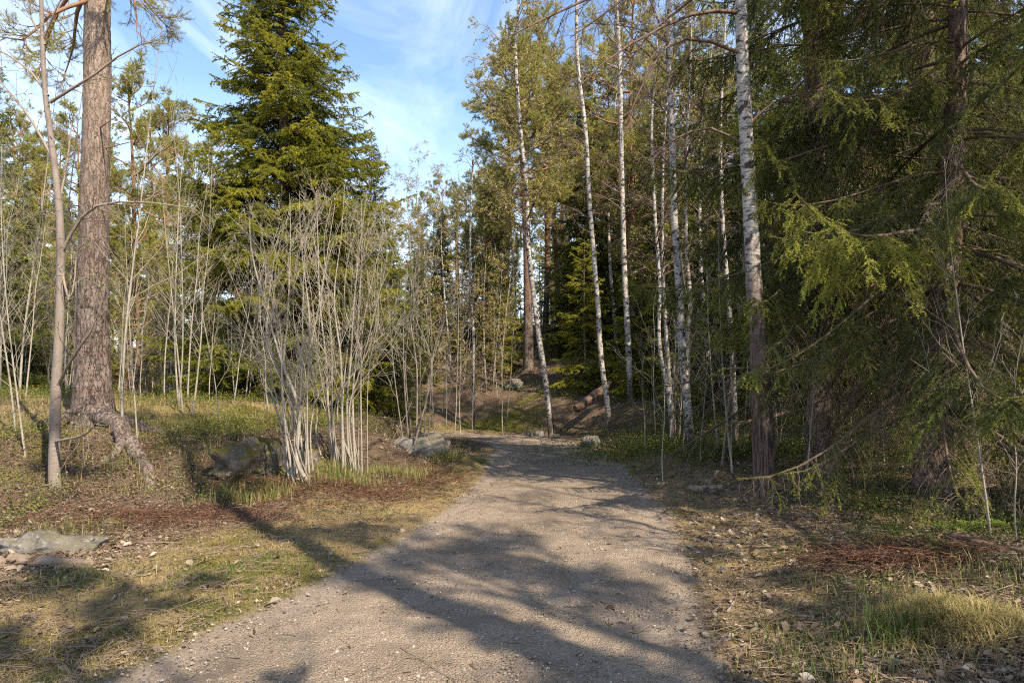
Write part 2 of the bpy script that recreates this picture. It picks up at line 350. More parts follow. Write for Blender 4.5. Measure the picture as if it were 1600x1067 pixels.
def mat_birch(name, dark_to, base=(.10, .075, .06)):
    m, nt = new_mat(name); o = objc(nt); z = nd(nt, 'ShaderNodeSeparateXYZ', {0: o}).outputs[2]
    n1 = noise(nt, mapping(nt, o, (9, 9, 55)), 1., 3, .6)               # lenticels
    n2 = noise(nt, mapping(nt, o, (5, 5, 7)), 1.6, 5, .6, .4)            # black scars
    n3 = noise(nt, mapping(nt, o, (3, 3, 1.4)), 1.5, 3)
    fine = noise(nt, mapping(nt, o, (30, 30, 12)), 1.5, 5, .7)
    white = mix(nt, n3, (.27, .25, .225), (.44, .415, .38)); white = mix(nt, ramp(nt, fine, [(.35, .5), (.6, 0.)]), white, (.36, .31, .26))
    col = mix(nt, ramp(nt, n1, [(.54, 0.), (.62, .85)]), white, (.07, .055, .045))
    col = mix(nt, ramp(nt, n2, [(.52, 0.), (.58, 1.)]), col, (.045, .036, .03))
    zf = math_(nt, 'ADD', z, math_(nt, 'MULTIPLY', math_(nt, 'SUBTRACT', n2, .5), dark_to * 1.6 + .5))
    furrow = noise(nt, mapping(nt, o, (26, 26, 3.2)), 1.4, 5, .6)
    low = mix(nt, ramp(nt, furrow, [(.38, 0.), (.62, 1.)]), (base[0] * .3, base[1] * .3, base[2] * .3), (base[0] * 1.7, base[1] * 1.7, base[2] * 1.7))
    col = mix(nt, ramp(nt, math_(nt, 'DIVIDE', zf, max(dark_to, .01) * 2), [(.34, 1.), (.52, .8), (.74, 0.)]), col, low)
    finish(nt, col, .75, math_(nt, 'ADD', math_(nt, 'MULTIPLY', n1, .2), furrow), .7, .012, spec=.2); return m
M_BIRCH = mat_birch('birch_bark', .45); M_BIRCH_OLD = mat_birch('old_birch_bark', 2.15, (.080, .056, .042))
def mat_smooth_bark(name, c0, c1, c2):
    m, nt = new_mat(name); o = objc(nt); n = noise(nt, mapping(nt, o, (12, 12, 5)), 1.3, 4); l = noise(nt, mapping(nt, o, (10, 10, 60)), 1.2, 3)
    col = mix(nt, n, c0, c1); col = mix(nt, ramp(nt, l, [(.58, 0.), (.68, .7)]), col, c2)
    b = noise(nt, mapping(nt, o, (4, 4, 2)), 1.5, 3); col = mix(nt, ramp(nt, b, [(.5, 0.), (.72, .6)]), col, c2)
    finish(nt, col, .75, math_(nt, 'ADD', n, l), .4, .006, spec=.2); return m
M_ROWAN = mat_smooth_bark('rowan_bark', (.13, .105, .085), (.24, .20, .17), (.08, .06, .045))
M_ASPEN = mat_smooth_bark('aspen_bark', (.165, .145, .115), (.35, .315, .26), (.10, .08, .06))
def mat_rock(name, c0, c1, moss=.5):
    m, nt = new_mat(name); o = objc(nt); n = noise(nt, o, 6, 8, .65); n2 = noise(nt, o, 28, 4); 
    vo = nd(nt, 'ShaderNodeTexVoronoi', {'Vector': mapping(nt, o, (1, 1, 2.2)), 'Scale': 4.}, feature='DISTANCE_TO_EDGE').outputs['Distance']
    col = mix(nt, ramp(nt, n, [(.3, 0.), (.7, 1.)]), c0, c1); col = mix(nt, ramp(nt, n2, [(.62, 0.), (.72, .5)]), col, (.32, .30, .27))
    lich = ramp(nt, nd(nt, 'ShaderNodeTexVoronoi', {'Vector': nd(nt, 'ShaderNodeVectorMath', {0: o, 1: nd(nt, 'ShaderNodeVectorMath', {0: nd(nt, 'ShaderNodeTexNoise', {'Vector': o, 'Scale': 22.}).outputs['Color'], 'Scale': .12}, operation='SCALE').outputs[0]}, operation='ADD').outputs[0], 'Scale': 11.}).outputs['Distance'], [(.16, .7), (.26, 0.)]); col = mix(nt, lich, col, (.30, .30, .26))
    nz = nd(nt, 'ShaderNodeSeparateXYZ', {0: nd(nt, 'ShaderNodeNewGeometry').outputs['Normal']}).outputs[2]
    mm = math_(nt, 'MULTIPLY', ramp(nt, math_(nt, 'ADD', math_(nt, 'MULTIPLY', nz, .35), noise(nt, o, 3.3, 5)), [(.62, 0.), (.82, 1.)]), moss)
    col = mix(nt, mm, col, mix(nt, n2, (.045, .042, .010), (.12, .10, .022)))
    finish(nt, col, .9, math_(nt, 'ADD', n, math_(nt, 'MULTIPLY', ramp(nt, vo, [(0, 0.), (.05, 1.)]), .0)), .9, .05, spec=.15); return m
M_ROCK = mat_rock('grey_rock', (.075, .068, .06), (.22, .20, .18), .5); M_ROCK_MOSS = mat_rock('mossy_rock', (.05, .04, .032), (.16, .13, .10), 1.)
def mat_log(name, c0, c1):
    m, nt = new_mat(name); o = objc(nt); n = noise(nt, mapping(nt, o, (3, 30, 30)), 1.5, 5, .6); b = noise(nt, o, 7, 4)
    col = mix(nt, n, c0, c1); col = mix(nt, ramp(nt, b, [(.55, 0.), (.7, .8)]), col, (c0[0] * .4, c0[1] * .4, c0[2] * .4))
    finish(nt, col, .9, n, .8, .015, spec=.1); return m
M_LOG = mat_log('weathered_wood', (.10, .07, .05), (.30, .23, .17)); M_LOG_RED = mat_log('fallen_trunk_bark', (.08, .05, .035), (.21, .145, .10))

# ground: zones come from attributes worked out on the terrain itself
def mat_ground():
    m, nt = new_mat('forest_floor'); p = nd(nt, 'ShaderNodeNewGeometry').outputs['Position']
    at = lambda k: nd(nt, 'ShaderNodeAttribute', attribute_name=k).outputs['Fac']
    n1 = noise(nt, p, 1.3, 6, .6); n2 = noise(nt, p, 7, 6, .65); n3 = noise(nt, p, 38, 5, .7); n4 = noise(nt, p, 150, 3, .7)
    straw = mix(nt, n3, (.11, .08, .03), (.42, .31, .15)); straw = mix(nt, ramp(nt, n4, [(.35, .55), (.6, 0.)]), straw, (.09, .06, .035))
    moss = mix(nt, n3, (.035, .035, .008), (.17, .15, .03))
    soil = mix(nt, n3, (.035, .022, .015), (.19, .125, .085)); soil = mix(nt, ramp(nt, n4, [(.56, 0.), (.66, .8)]), soil, (.40, .31, .23))
    duff = mix(nt, n3, (.040, .026, .018), (.20, .140, .095)); duff = mix(nt, ramp(nt, n4, [(.40, .75), (.56, 0.)]), duff, (.028, .02, .014)); duff = mix(nt, ramp(nt, n4, [(.58, 0.), (.66, .8)]), duff, (.30, .235, .175)); duff = mix(nt, ramp(nt, n2, [(.55, 0.), (.7, .6)]), duff, (.06, .045, .02))
    red = mix(nt, n3, (.06, .028, .017), (.20, .105, .06))
    grav = mix(nt, n3, (.17, .135, .10), (.36, .29, .225)); grav = mix(nt, ramp(nt, n4, [(.3, .6), (.5, 0.)]), grav, (.10, .08, .06))
    f = lambda a, k, n, lo, hi: ramp(nt, math_(nt, 'ADD', a, math_(nt, 'MULTIPLY', math_(nt, 'SUBTRACT', n, .5), k)), [(lo, 0.), (hi, 1.)])
    col = mix(nt, f(at('straw'), 1.1, n2, .35, .65), soil, straw)
    col = mix(nt, f(at('duff'), 1.0, n2, .35, .65), col, duff)
    col = mix(nt, f(at('moss'), 1.3, n1, .38, .66), col, moss)
    col = mix(nt, f(at('red'), .9, n2, .4, .65), col, red)
    col = mix(nt, f(at('gravel'), 1.0, n2, .35, .7), col, grav)
    h = math_(nt, 'ADD', math_(nt, 'MULTIPLY', n2, 1.2), math_(nt, 'ADD', math_(nt, 'MULTIPLY', n3, .8), math_(nt, 'MULTIPLY', n4, .35)))
    finish(nt, col, .95, h, .9, .03, spec=.1); return m
def mat_path():
    m, nt = new_mat('gravel'); p = nd(nt, 'ShaderNodeNewGeometry').outputs['Position']
    n1 = noise(nt, p, 1.1, 5, .6); n2 = noise(nt, p, 6, 5); n3 = noise(nt, p, 45, 5, .7)
    vo = nd(nt, 'ShaderNodeTexVoronoi', {'Vector': p, 'Scale': 85.}); vd = vo.outputs['Distance']; vcol = nd(nt, 'ShaderNodeSeparateColor', {0: vo.outputs['Color']}).outputs[0]
    vo2 = nd(nt, 'ShaderNodeTexVoronoi', {'Vector': p, 'Scale': 210.}); vc2 = nd(nt, 'ShaderNodeSeparateColor', {0: vo2.outputs['Color']}).outputs[0]
    col = mix(nt, n3, (.205, .156, .108), (.350, .274, .194))
    col = mix(nt, math_(nt, 'MULTIPLY', ramp(nt, vcol, [(.55, 0.), (.75, 1.)]), ramp(nt, vd, [(.3, .8), (.5, 0.)])), col, mix(nt, vc2, (.22, .185, .15), (.40, .345, .29)))
    col = mix(nt, ramp(nt, vc2, [(.74, 0.), (.82, .75)]), col, (.085, .062, .046))
    col = mix(nt, ramp(nt, vc2, [(.0, .7), (.12, 0.)]), col, (.37, .32, .27))
    col = mix(nt, ramp(nt, n1, [(.42, 0.), (.62, .75)]), col, mix(nt, n3, (.10, .076, .055), (.225, .178, .13)))
    col = mix(nt, ramp(nt, n2, [(.62, 0.), (.72, .5)]), col, (.12, .085, .06))
    h = math_(nt, 'ADD', math_(nt, 'MULTIPLY', n3, .8), math_(nt, 'SUBTRACT', 1., vd))
    finish(nt, col, .92, math_(nt, 'ADD', h, math_(nt, 'MULTIPLY', n2, 3.0)), .85, .016, spec=.12); return m
M_GROUND = mat_ground(); M_PATH = mat_path()
def mat_pebble():
    m, nt = new_mat('pebble'); col = ramp(nt, tint_(nt), [(0, (.09, .07, .055)), (.6, (.20, .165, .13)), (1, (.34, .30, .25))]); finish(nt, col, .85, spec=.2); return m
M_PEBBLE = mat_pebble()

# ------------------------------------------------------------------ ground and path
def axis(segs):
    out = [segs[0][0]]
    for a, b, s0, s1 in segs:
        n = max(1, int(round((b - a) / ((s0 + s1) / 2)))); w = np.linspace(s0, s1, n); w = w / w.sum() * (b - a); out += list(a + np.cumsum(w))
    return np.array(out)
def zones(x, y):
    p = np.stack([x, y, 0 * x], -1); dm = poly_sdf(x, y, MOUND); dh = poly_sdf(x, y, HILL); dp = -poly_sdf(x, y, PATH_POLY); n = vnoise(p * .8)
    left = x < (PX_MID(y))
    straw = np.where(left, sstep(2.6, 1.2, dp) * sstep(.5, -.4, dm) * 1.0 + .0, .35 * sstep(2.2, .6, dp) + .22)
    straw = np.where(left & (dm > .2), .55 + .3 * sstep(1, 3, dm), straw)
    straw = np.where(dh > .5, .35, straw)
    moss = .36 + .28 * n; moss = np.where(left & (dm < .3), .42 + .25 * n - .25 * sstep(1.8, 3, dp), moss); moss = np.where(dm > .9, .5 + .2 * n, moss); moss = np.where((dm > -.6) & (dm <= .9), .42 + .45 * vnoise(p * 1.6), moss); moss = np.where(dh > .3, .42 + .25 * n, moss)
    red = np.zeros_like(x)
    for cx, cy, rx, ry, a in ((-3.6, 7.6, 1.3, .55, .75), (-2.2, 8.7, .8, .6, .8), (-1.4, 10.2, .5, .7, .3), (3.0, 5.0, .55, .35, .6)):
        red = np.maximum(red, a * np.exp(-((x - cx) / rx) ** 2 - ((y - cy) / ry) ** 2))
    duff = .85 * sstep(-1.3, -.2, dm) * sstep(2.2, 1.2, dm) + np.where(dm > -.1, .12, 0)
    for cx, cy, rx, ry, a in ((.6, 24.6, 2.4, 2.2, .85), (2.4, 18.6, 1.9, 1.6, .9)):
        duff = np.maximum(duff, a * np.exp(-((x - cx) / rx) ** 2 - ((y - cy) / ry) ** 2))
    moss = moss * (1 - np.where(dm > -3, .35, .9) * duff) * (1 - .8 * np.clip(red, 0, 1)); straw = straw * (1 - .7 * duff)
    gravel = sstep(.42, -.08, dp) * .8
    return dict(straw=straw, moss=moss, red=red, duff=duff, gravel=gravel)
_ml = (catmull(PATH_L, 120) + catmull(PATH_R, 120)) / 2
def PX_MID(y): return np.where(y < 16, np.interp(y, _ml[:, 1], _ml[:, 0]), -.2)
gx = axis([(-110, -20, 6, .9), (-20, -7, .6, .09), (-7, 7, .05, .05), (7, 20, .09, .6), (20, 110, .9, 6)])
gy = axis([(-30, 1.5, 1.2, .08), (1.5, 10, .04, .05), (10, 28, .05, .16), (28, 150, .3, 6)])
X, Y = np.meshgrid(gx, gy); Z = height(X, Y)
mb = MB(); nx, ny = len(gx), len(gy); i = (np.arange(ny - 1)[:, None] * nx + np.arange(nx - 1)[None]).ravel()
mb.add(np.stack([X, Y, Z], -1).reshape(-1, 3), np.stack([i, i + 1, i + nx + 1, i + nx], -1))
zn = zones(X.ravel(), Y.ravel())
setting('ground', mb.mesh('ground', [M_GROUND], zn))
ns, nu = 900, 90
pl, pr = catmull(PATH_L, ns), catmull(PATH_R, ns); u = np.linspace(-.06, 1.06, nu)
XY = pl[:, None] * (1 - u)[None, :, None] + pr[:, None] * u[None, :, None]
e = np.minimum(u + .06, 1.06 - u)[None] / .16
edge = sstep(0, 1, e + .75 * fbm(np.stack([XY[..., 0] * 2.2, XY[..., 1] * 2.2, 0 * XY[..., 0] + 3], -1), 4))
PZ = height(XY[..., 0], XY[..., 1]) - .03 + .045 * edge
ruts = np.exp(-((u - .30) / .09) ** 2) + np.exp(-((u - .70) / .09) ** 2)
PZ = PZ - edge * (.016 * ruts[None] * (.6 + .6 * fbm(np.stack([XY[..., 0] * .6, XY[..., 1] * .6, 0 * XY[..., 0] + 8], -1), 2)) - .010 * fbm(np.stack([XY[..., 0] * 3.1, XY[..., 1] * 3.1, 0 * XY[..., 0] + 6], -1), 3))
mb = MB(); i = (np.arange(ns - 1)[:, None] * nu + np.arange(nu - 1)[None]).ravel()
mb.add(np.concatenate([XY, PZ[..., None]], -1).reshape(-1, 3), np.stack([i, i + 1, i + nu + 1, i + nu], -1))
setting('path', mb.mesh('path', [M_PATH]))

# ------------------------------------------------------------------ tree makers: each returns {part name: mesh}
def pair(tr, cr, mt, mc, k='crown'): return {'trunk': tr.mesh('trunk', mt), k: cr.mesh(k, mc)}
def spruce(seed, H, R, z0, near=1, droop=.5, r0=.16, needle=M_SPRUCE, trunk_pts=None, trunk_r=None, dead_to=0., dens=1., live_from=0., cap=99., prof=.85):
    r = np.random.default_rng(seed); tr, cr = MB(), MB()
    if trunk_pts is None:
        zt = np.linspace(-.15, H, 9); trunk_pts = np.stack([.05 * np.sin(zt * .5 + seed), .05 * np.cos(zt * .4 + seed), zt], -1); trunk_r = r0 * np.clip(1 - zt / H, .02, 1) ** .85
    TP, TR = trunk_tube(tr, trunk_pts, trunk_r, r, 18 if near > 1 else 10, .09 if near > 1 else .25, .09, 9., .35)
    z = [];
    zz_ = z0
    while zz_ < H - .15:
        k = r.integers(4, 7); z += list(zz_ + r.uniform(-.1, .1, k)); zz_ += .33 / dens * r.uniform(.7, 1.3) * (1 if zz_ < H * .8 else .7)
    z = np.array(z); n = len(z); az = r.uniform(0, 2 * np.pi, n); rel = np.clip((z - z0) / (H - z0), 0, 1)
    L = np.minimum(R * (1 - rel) ** prof + .12, cap) * r.uniform(.62 if cap > 9 else .8, 1.12, n)
    base = np.stack([np.interp(z, TP[:, 2], TP[:, 0]), np.interp(z, TP[:, 2], TP[:, 1]), z], -1)
    s0 = -.30 + .95 * rel ** .9 + r.normal(0, .10, n); t = np.linspace(0, 1, 9)[None]
    zo = L[:, None] * (s0[:, None] * t - droop * .75 * t ** 2 + droop * .62 * t ** 3); rr = L[:, None] * t
    lat = L[:, None] * .07 * r.normal(size=(n, 1)) * t ** 2
    P = np.stack([base[:, :1] + rr * np.cos(az)[:, None] - lat * np.sin(az)[:, None], base[:, 1:2] + rr * np.sin(az)[:, None] + lat * np.cos(az)[:, None], base[:, 2:] + zo], -1)
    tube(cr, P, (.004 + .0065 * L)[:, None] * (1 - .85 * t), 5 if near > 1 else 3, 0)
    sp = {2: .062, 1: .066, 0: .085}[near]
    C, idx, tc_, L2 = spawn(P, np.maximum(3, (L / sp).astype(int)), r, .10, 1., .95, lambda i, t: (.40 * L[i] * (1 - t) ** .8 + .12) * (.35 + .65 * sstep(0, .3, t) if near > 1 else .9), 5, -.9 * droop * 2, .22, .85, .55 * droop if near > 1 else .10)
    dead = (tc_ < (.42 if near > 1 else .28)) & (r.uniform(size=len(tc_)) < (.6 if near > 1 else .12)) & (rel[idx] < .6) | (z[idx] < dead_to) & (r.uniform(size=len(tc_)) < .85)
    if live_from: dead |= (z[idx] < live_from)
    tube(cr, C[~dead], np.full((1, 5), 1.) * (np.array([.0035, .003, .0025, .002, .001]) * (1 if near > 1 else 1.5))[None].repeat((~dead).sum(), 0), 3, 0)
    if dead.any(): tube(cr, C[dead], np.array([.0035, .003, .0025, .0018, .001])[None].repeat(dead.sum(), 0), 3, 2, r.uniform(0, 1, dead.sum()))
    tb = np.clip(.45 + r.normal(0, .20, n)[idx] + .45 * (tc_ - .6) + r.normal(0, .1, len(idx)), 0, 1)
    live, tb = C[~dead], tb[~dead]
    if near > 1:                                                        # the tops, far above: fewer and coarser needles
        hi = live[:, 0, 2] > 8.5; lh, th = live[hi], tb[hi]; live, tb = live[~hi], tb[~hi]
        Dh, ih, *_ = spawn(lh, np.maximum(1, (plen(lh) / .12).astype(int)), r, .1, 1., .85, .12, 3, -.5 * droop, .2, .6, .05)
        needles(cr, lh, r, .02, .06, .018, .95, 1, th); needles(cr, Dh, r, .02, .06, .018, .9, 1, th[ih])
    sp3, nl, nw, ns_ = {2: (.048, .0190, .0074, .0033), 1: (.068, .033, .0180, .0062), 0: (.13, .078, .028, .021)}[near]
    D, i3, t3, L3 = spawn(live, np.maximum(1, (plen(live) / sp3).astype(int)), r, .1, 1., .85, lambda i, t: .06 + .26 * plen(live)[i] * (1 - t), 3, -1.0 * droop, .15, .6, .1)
    needles(cr, live, r, ns_, nl, nw, .95, 1, tb); needles(cr, D, r, ns_, nl, nw, .9, 1, np.clip(tb[i3] - .12 + .38 * (t3 - .35), 0, 1))  # tint darkens inner shoots and brightens outer ones: shaded interior, sunlit tips in colour
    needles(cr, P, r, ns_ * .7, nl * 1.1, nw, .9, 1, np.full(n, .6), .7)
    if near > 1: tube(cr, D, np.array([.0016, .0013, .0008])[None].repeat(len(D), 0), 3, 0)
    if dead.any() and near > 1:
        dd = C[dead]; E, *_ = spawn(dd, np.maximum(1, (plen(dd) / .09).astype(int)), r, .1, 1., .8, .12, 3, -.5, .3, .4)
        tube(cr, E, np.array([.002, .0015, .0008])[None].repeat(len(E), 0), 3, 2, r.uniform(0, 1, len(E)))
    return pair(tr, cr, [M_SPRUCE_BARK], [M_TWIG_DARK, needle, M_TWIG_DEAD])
def pine(seed, H, c0, R, r0, near=0, trunk_pts=None, trunk_r=None, bark=M_PINE_BARK_FAR, nbr=34, tsides=10, ridge=0., dead=10, extra=None):
    r = np.random.default_rng(seed); tr, cr = MB(), MB()
    if trunk_pts is None:
        zt = np.linspace(-.2, H, 8); trunk_pts = np.stack([.14 * np.sin(zt * .35 + seed), .14 * np.cos(zt * .3 + seed * 2), zt], -1); trunk_r = r0 * np.clip(1.02 - zt / H, .06, 1) ** .8
    TP, TR = trunk_tube(tr, trunk_pts, trunk_r, r, tsides, .06 if ridge else .25, .05, 7, .55 if ridge else .28, 0, ridge)
    z = np.sort(r.uniform(c0, H * .99, nbr)); rel = (z - c0) / (H - c0); az = r.uniform(0, 2 * np.pi, nbr)
    B = np.stack([np.interp(z, TP[:, 2], TP[:, 0]), np.interp(z, TP[:, 2], TP[:, 1]), z], -1)
    L = R * (.25 + .75 * np.sin(np.pi * np.clip(.25 + .72 * rel, 0, 1)) ** .8) * r.uniform(.6, 1.15, nbr)
    d = unit(np.stack([np.cos(az), np.sin(az), .05 + 1.0 * rel ** 2 + r.normal(0, .15, nbr)], -1)); K = 7; P = np.empty((nbr, K, 3)); P[:, 0] = B
    for k in range(1, K):
        P[:, k] = P[:, k - 1] + d * (L / (K - 1))[:, None]; d = unit(d + .13 * r.normal(size=d.shape) + np.array([0, 0, .10]))
    if extra is not None: P = np.concatenate([P, extra]); L = np.r_[L, plen(extra)]; nbr = len(P)
    tube(cr, P, (.012 + .014 * L)[:, None] * np.linspace(1, .2, K)[None], 5, 0)
    C, i2, t2, L2 = spawn(P, np.maximum(4, (L * 6.5).astype(int)), r, .2, 1., .8, lambda i, t: .30 * L[i] * (1.2 - t) + .15, 5, .5, .35, .4)
    tube(cr, C, np.linspace(.009, .003, 5)[None].repeat(len(C), 0), 4, 0)
    D, i3, t3, L3 = spawn(C, 7, r, .2, 1., .75, lambda i, t: .16 + .14 * (1 - t), 3, .7, .3)
    tube(cr, D, np.array([.004, .003, .002])[None].repeat(len(D), 0), 3, 0)
    tb = np.clip(.5 + r.normal(0, .17, nbr)[i2], 0, 1)
    nl, nw, sp = (.075, .0048, .0040) if near else (.10, .018, .0085)
    needles(cr, D, r, sp, nl, nw, .8, 1, tb[i3], .25); needles(cr, C, r, sp, nl, nw, .8, 1, tb, .6)
    if dead:
        zz_ = r.uniform(c0 * .35, c0, dead); az = r.uniform(0, 6.28, dead); b = np.stack([np.interp(zz_, TP[:, 2], TP[:, 0]), np.interp(zz_, TP[:, 2], TP[:, 1]), zz_], -1)
        dd = np.stack([np.cos(az), np.sin(az), r.uniform(-.3, .2, dead)], -1); l = r.uniform(.25, 1.1, dead)
        Q = b[:, None] + dd[:, None] * (np.linspace(0, 1, 4)[None, :, None] * l[:, None, None]); tube(cr, Q, np.linspace(.014, .004, 4)[None].repeat(dead, 0), 4, 2)
    return pair(tr, cr, [bark], [M_PINE_BRANCH, M_PINE, M_TWIG_DEAD])
def birch(seed, H, r0=.10, c0=3., R=1.6, leaf=9., trunk_pts=None, trunk_r=None, bark=M_BIRCH, nbr=34, sides=12, step=.15, hang=1.2, lf=(.042, .032), extra=None, asc=.65):
    r = np.random.default_rng(seed); tr, cr = MB(), MB()
    if trunk_pts is None:
        zt = np.linspace(-.15, H, 9); a = r.uniform(0, 6.28); trunk_pts = np.stack([.18 * np.sin(zt * .45 + a) + .02 * zt * math.cos(a), .18 * np.cos(zt * .4 + a) + .02 * zt * math.sin(a), zt], -1); trunk_r = r0 * np.clip(1.02 - zt / H, .05, 1) ** .9
    TP, TR = trunk_tube(tr, trunk_pts, trunk_r, r, sides, step, .07, 8, .25)
    z = np.sort(r.uniform(c0, H * .985, nbr)); rel = (z - c0) / (H - c0); az = r.uniform(0, 6.28, nbr)
    B = np.stack([np.interp(z, TP[:, 2], TP[:, 0]), np.interp(z, TP[:, 2], TP[:, 1]), z], -1); L = R * (1.1 - .75 * rel) * r.uniform(.5, 1.15, nbr)
    d = unit(np.stack([np.cos(az), np.sin(az), asc + .5 * rel + r.normal(0, .2, nbr)], -1)); K = 7; P = np.empty((nbr, K, 3)); P[:, 0] = B
    for k in range(1, K):
        P[:, k] = P[:, k - 1] + d * (L / (K - 1))[:, None]; d = unit(d + .12 * r.normal(size=d.shape) + np.array([0, 0, -.07 * hang]))
    if extra is not None: P = np.concatenate([P, extra]); L = np.r_[L, plen(extra)]
    br = np.interp(P[:, 0, 2], TP[:, 2], TR) * .45
    tube(cr, P, np.clip(np.minimum(br, .006 + .009 * L), .004, .06)[:, None] * np.linspace(1, .2, K)[None], 5, 0)
    C, i2, t2, L2 = spawn(P, np.maximum(4, (L * 7).astype(int)), r, .2, 1., .7, lambda i, t: .32 * L[i] * (1.15 - t) + .15, 5, -.5 * hang, .35)
    tube(cr, C, np.linspace(.0055, .002, 5)[None].repeat(len(C), 0), 3, 0)
    D, i3, t3, L3 = spawn(C, np.maximum(2, (plen(C) * 8).astype(int)), r, .15, 1., .7, lambda i, t: .20 + .15 * (1 - t), 4, -1.0 * hang, .3)
    tube(cr, D, np.array([.0028, .0024, .002, .0012])[None].repeat(len(D), 0), 3, 0)
    if leaf: leaves_on(cr, D, r, leaf, *lf, 1); leaves_on(cr, C, r, leaf * .6, *lf, 1)
    return pair(tr, cr, [bark], [M_TWIG_BIRCH, M_BIRCHLEAF])
def stems(seed, specs, bark=M_ASPEN, twig=M_TWIG_PALE, bud=6., nb=9, blen=.9, sides=7, sub=5, ang=.55, up=.35, lf=(.02, .010), pname='stem', tname='twigs'):
    """specs: list of (polyline local, r0): returns list of (stem mesh, twig mesh)"""
    r = np.random.default_rng(seed); out = []
    for pts, r0 in specs:
        a, b = MB(), MB(); pts = np.asarray(pts, float); n = len(pts)
        P, Rr = trunk_tube(a, pts, r0 * (.16 + .84 * np.linspace(1, 0, n) ** 1.15), r, sides, .12, .06, 10, .15)
        C, i1, t1, L1 = spawn(P[None], nb, r, .22, .98, ang, lambda i, t: blen * (1.15 - .8 * t), 6, up, .32)
        tube(b, C, np.clip(.35 * np.interp(t1, np.linspace(0, 1, len(Rr)), Rr), .0025, .02)[:, None] * np.linspace(1, .25, 6)[None], 4, 0, r.uniform(0, 1, len(C)))
        D, i2, t2, L2 = spawn(C, sub, r, .2, 1., .65, lambda i, t: .38 * L1[i] * (1.2 - t), 4, up * .6, .35)
        tube(b, D, np.linspace(.0030, .0013, 4)[None].repeat(len(D), 0), 3, 0, r.uniform(0, 1, len(D)))
        if bud: leaves_on(b, D, r, bud, *lf, 1, ang=.6); leaves_on(b, C, r, bud * .5, *lf, 1, ang=.6)
        kk = P[int(len(P) * .2)::4]; tube(b, kk, np.full(len(kk), .0015), 3, 0)
        out.append((a.mesh(pname, [bark]), b.mesh(tname, [twig, M_BUD])))
    return out
def plant(parts, name, label, cat, x, y, rot=0., scale=1., group=None, sink=.05):
    t = thing(name, label, cat, (x, y, hz(x, y) - sink), rot, group, scale)
    for k, me in parts.items(): part(k, me, t)
    return t
def local_trunk(pp, Y, widths, extend=None):
    """photo points (px, py) on a trunk standing Y metres away -> base point, local polyline, radii"""
    base = ground(pp[0][0], Y); pts = [base + np.array([0, 0, -.12])] + [W(px, py, Y) for px, py in pp[1:]]
    rad = [w / 2 / F * Y for w in widths]
    if extend: 
        for dx, z, w in extend: pts.append(np.array([pts[-1][0] + dx, Y, z])); rad.append(w)
    return base, np.array(pts) - base, np.array(rad)
def branch_px(b, pp, K=7):
    """photo points with their own distances (px, py, Y) -> one polyline local to b"""
    return catmull(np.array([W(*q) for q in pp]) - b, K)[None]
exec_stage = 'trees'

# ------------------------------------------------------------------ left: the old pine, the rowan, the clumps, the big spruce
base, pts, rad = local_trunk([(146, 655), (145, 560), (146, 400), (150, 220), (152, 60), (154, -120)], 10.4, [62, 46, 40, 37, 35, 34], [(.05, 12, .13), (.1, 16.5, .04)])
ex = np.concatenate([branch_px(base, q) for q in ([(150, -40, 10.4), (130, 8, 10.2), (95, 12, 10.0), (62, 38, 9.8), (40, 62, 9.7), (0, 58, 9.6)], [(150, -60, 10.4), (110, -10, 10.7), (80, 40, 11.0), (70, 80, 11.2), (60, 110, 11.3)],
     [(152, -60, 10.4), (200, -30, 10.7), (240, 20, 11.0), (270, 50, 11.2)], [(152, -90, 10.4), (190, -50, 10.2), (210, 0, 10.1), (215, 60, 10.0)], [(150, -50, 10.4), (120, 20, 11.2), (115, 70, 11.5), (100, 120, 11.7)])])
pp = pine(11, 16.4 - base[2], 6.6, 2.9, .3, 1, pts, rad, M_PINE_BARK, 34, 40, .012, 7, ex)
t = plant({}, 'pine_tree', 'thick old pine with grey scaly bark and bare roots on the left bank', 'pine', base[0], base[1], sink=0)
t.location = base
for k, me in pp.items(): part(k, me, t)
def roots(b, specs, mat, Ks=40):
    out = []
    for q, r0, r1 in specs:
        q = catmull(np.array(q, float), Ks); m = MB(); rr = np.linspace(r0, r1, Ks); z = height(q[:, 0], q[:, 1]) + rr * .12 + np.linspace(.26, 0, Ks) ** 2 * 3 - .08 * (np.linspace(0, 1, Ks) ** 8)
        P = np.column_stack([q, z]) - b
        r = np.random.default_rng(int(abs(q[0, 0] * 100) + Ks)); P = P + np.stack([vnoise(P * 3.1 + 7), vnoise(P * 3.1 + 19), .6 * vnoise(P * 3.7 + 31)], -1) * .05; rr = rr * (1 + .28 * fbm(P * 6 + 3, 3)); tube(m, P, rr, 14); out.append(m.mesh('root', [mat]))
    return out
bx, by = base[0], base[1]
for me in roots(base, [([(bx + .1, by - .1), (bx + .5, by - .4), (bx + 1.0, by - .85), (bx + 1.45, by - 1.25), (bx + 1.9, by - 1.75)], .14, .07),
                       ([(bx + .75, by - .62), (bx + .95, by - 1.05), (bx + .95, by - 1.5)], .08, .03),
                       ([(bx - .1, by - .1), (bx - .38, by - .3), (bx - .75, by - .45)], .15, .05),
                       ([(bx + .1, by - .05), (bx + .5, by - .1), (bx + 1.0, by - .15), (bx + 1.7, by - .35)], .12, .05)], M_PINE_BARK): part('root', me, t)

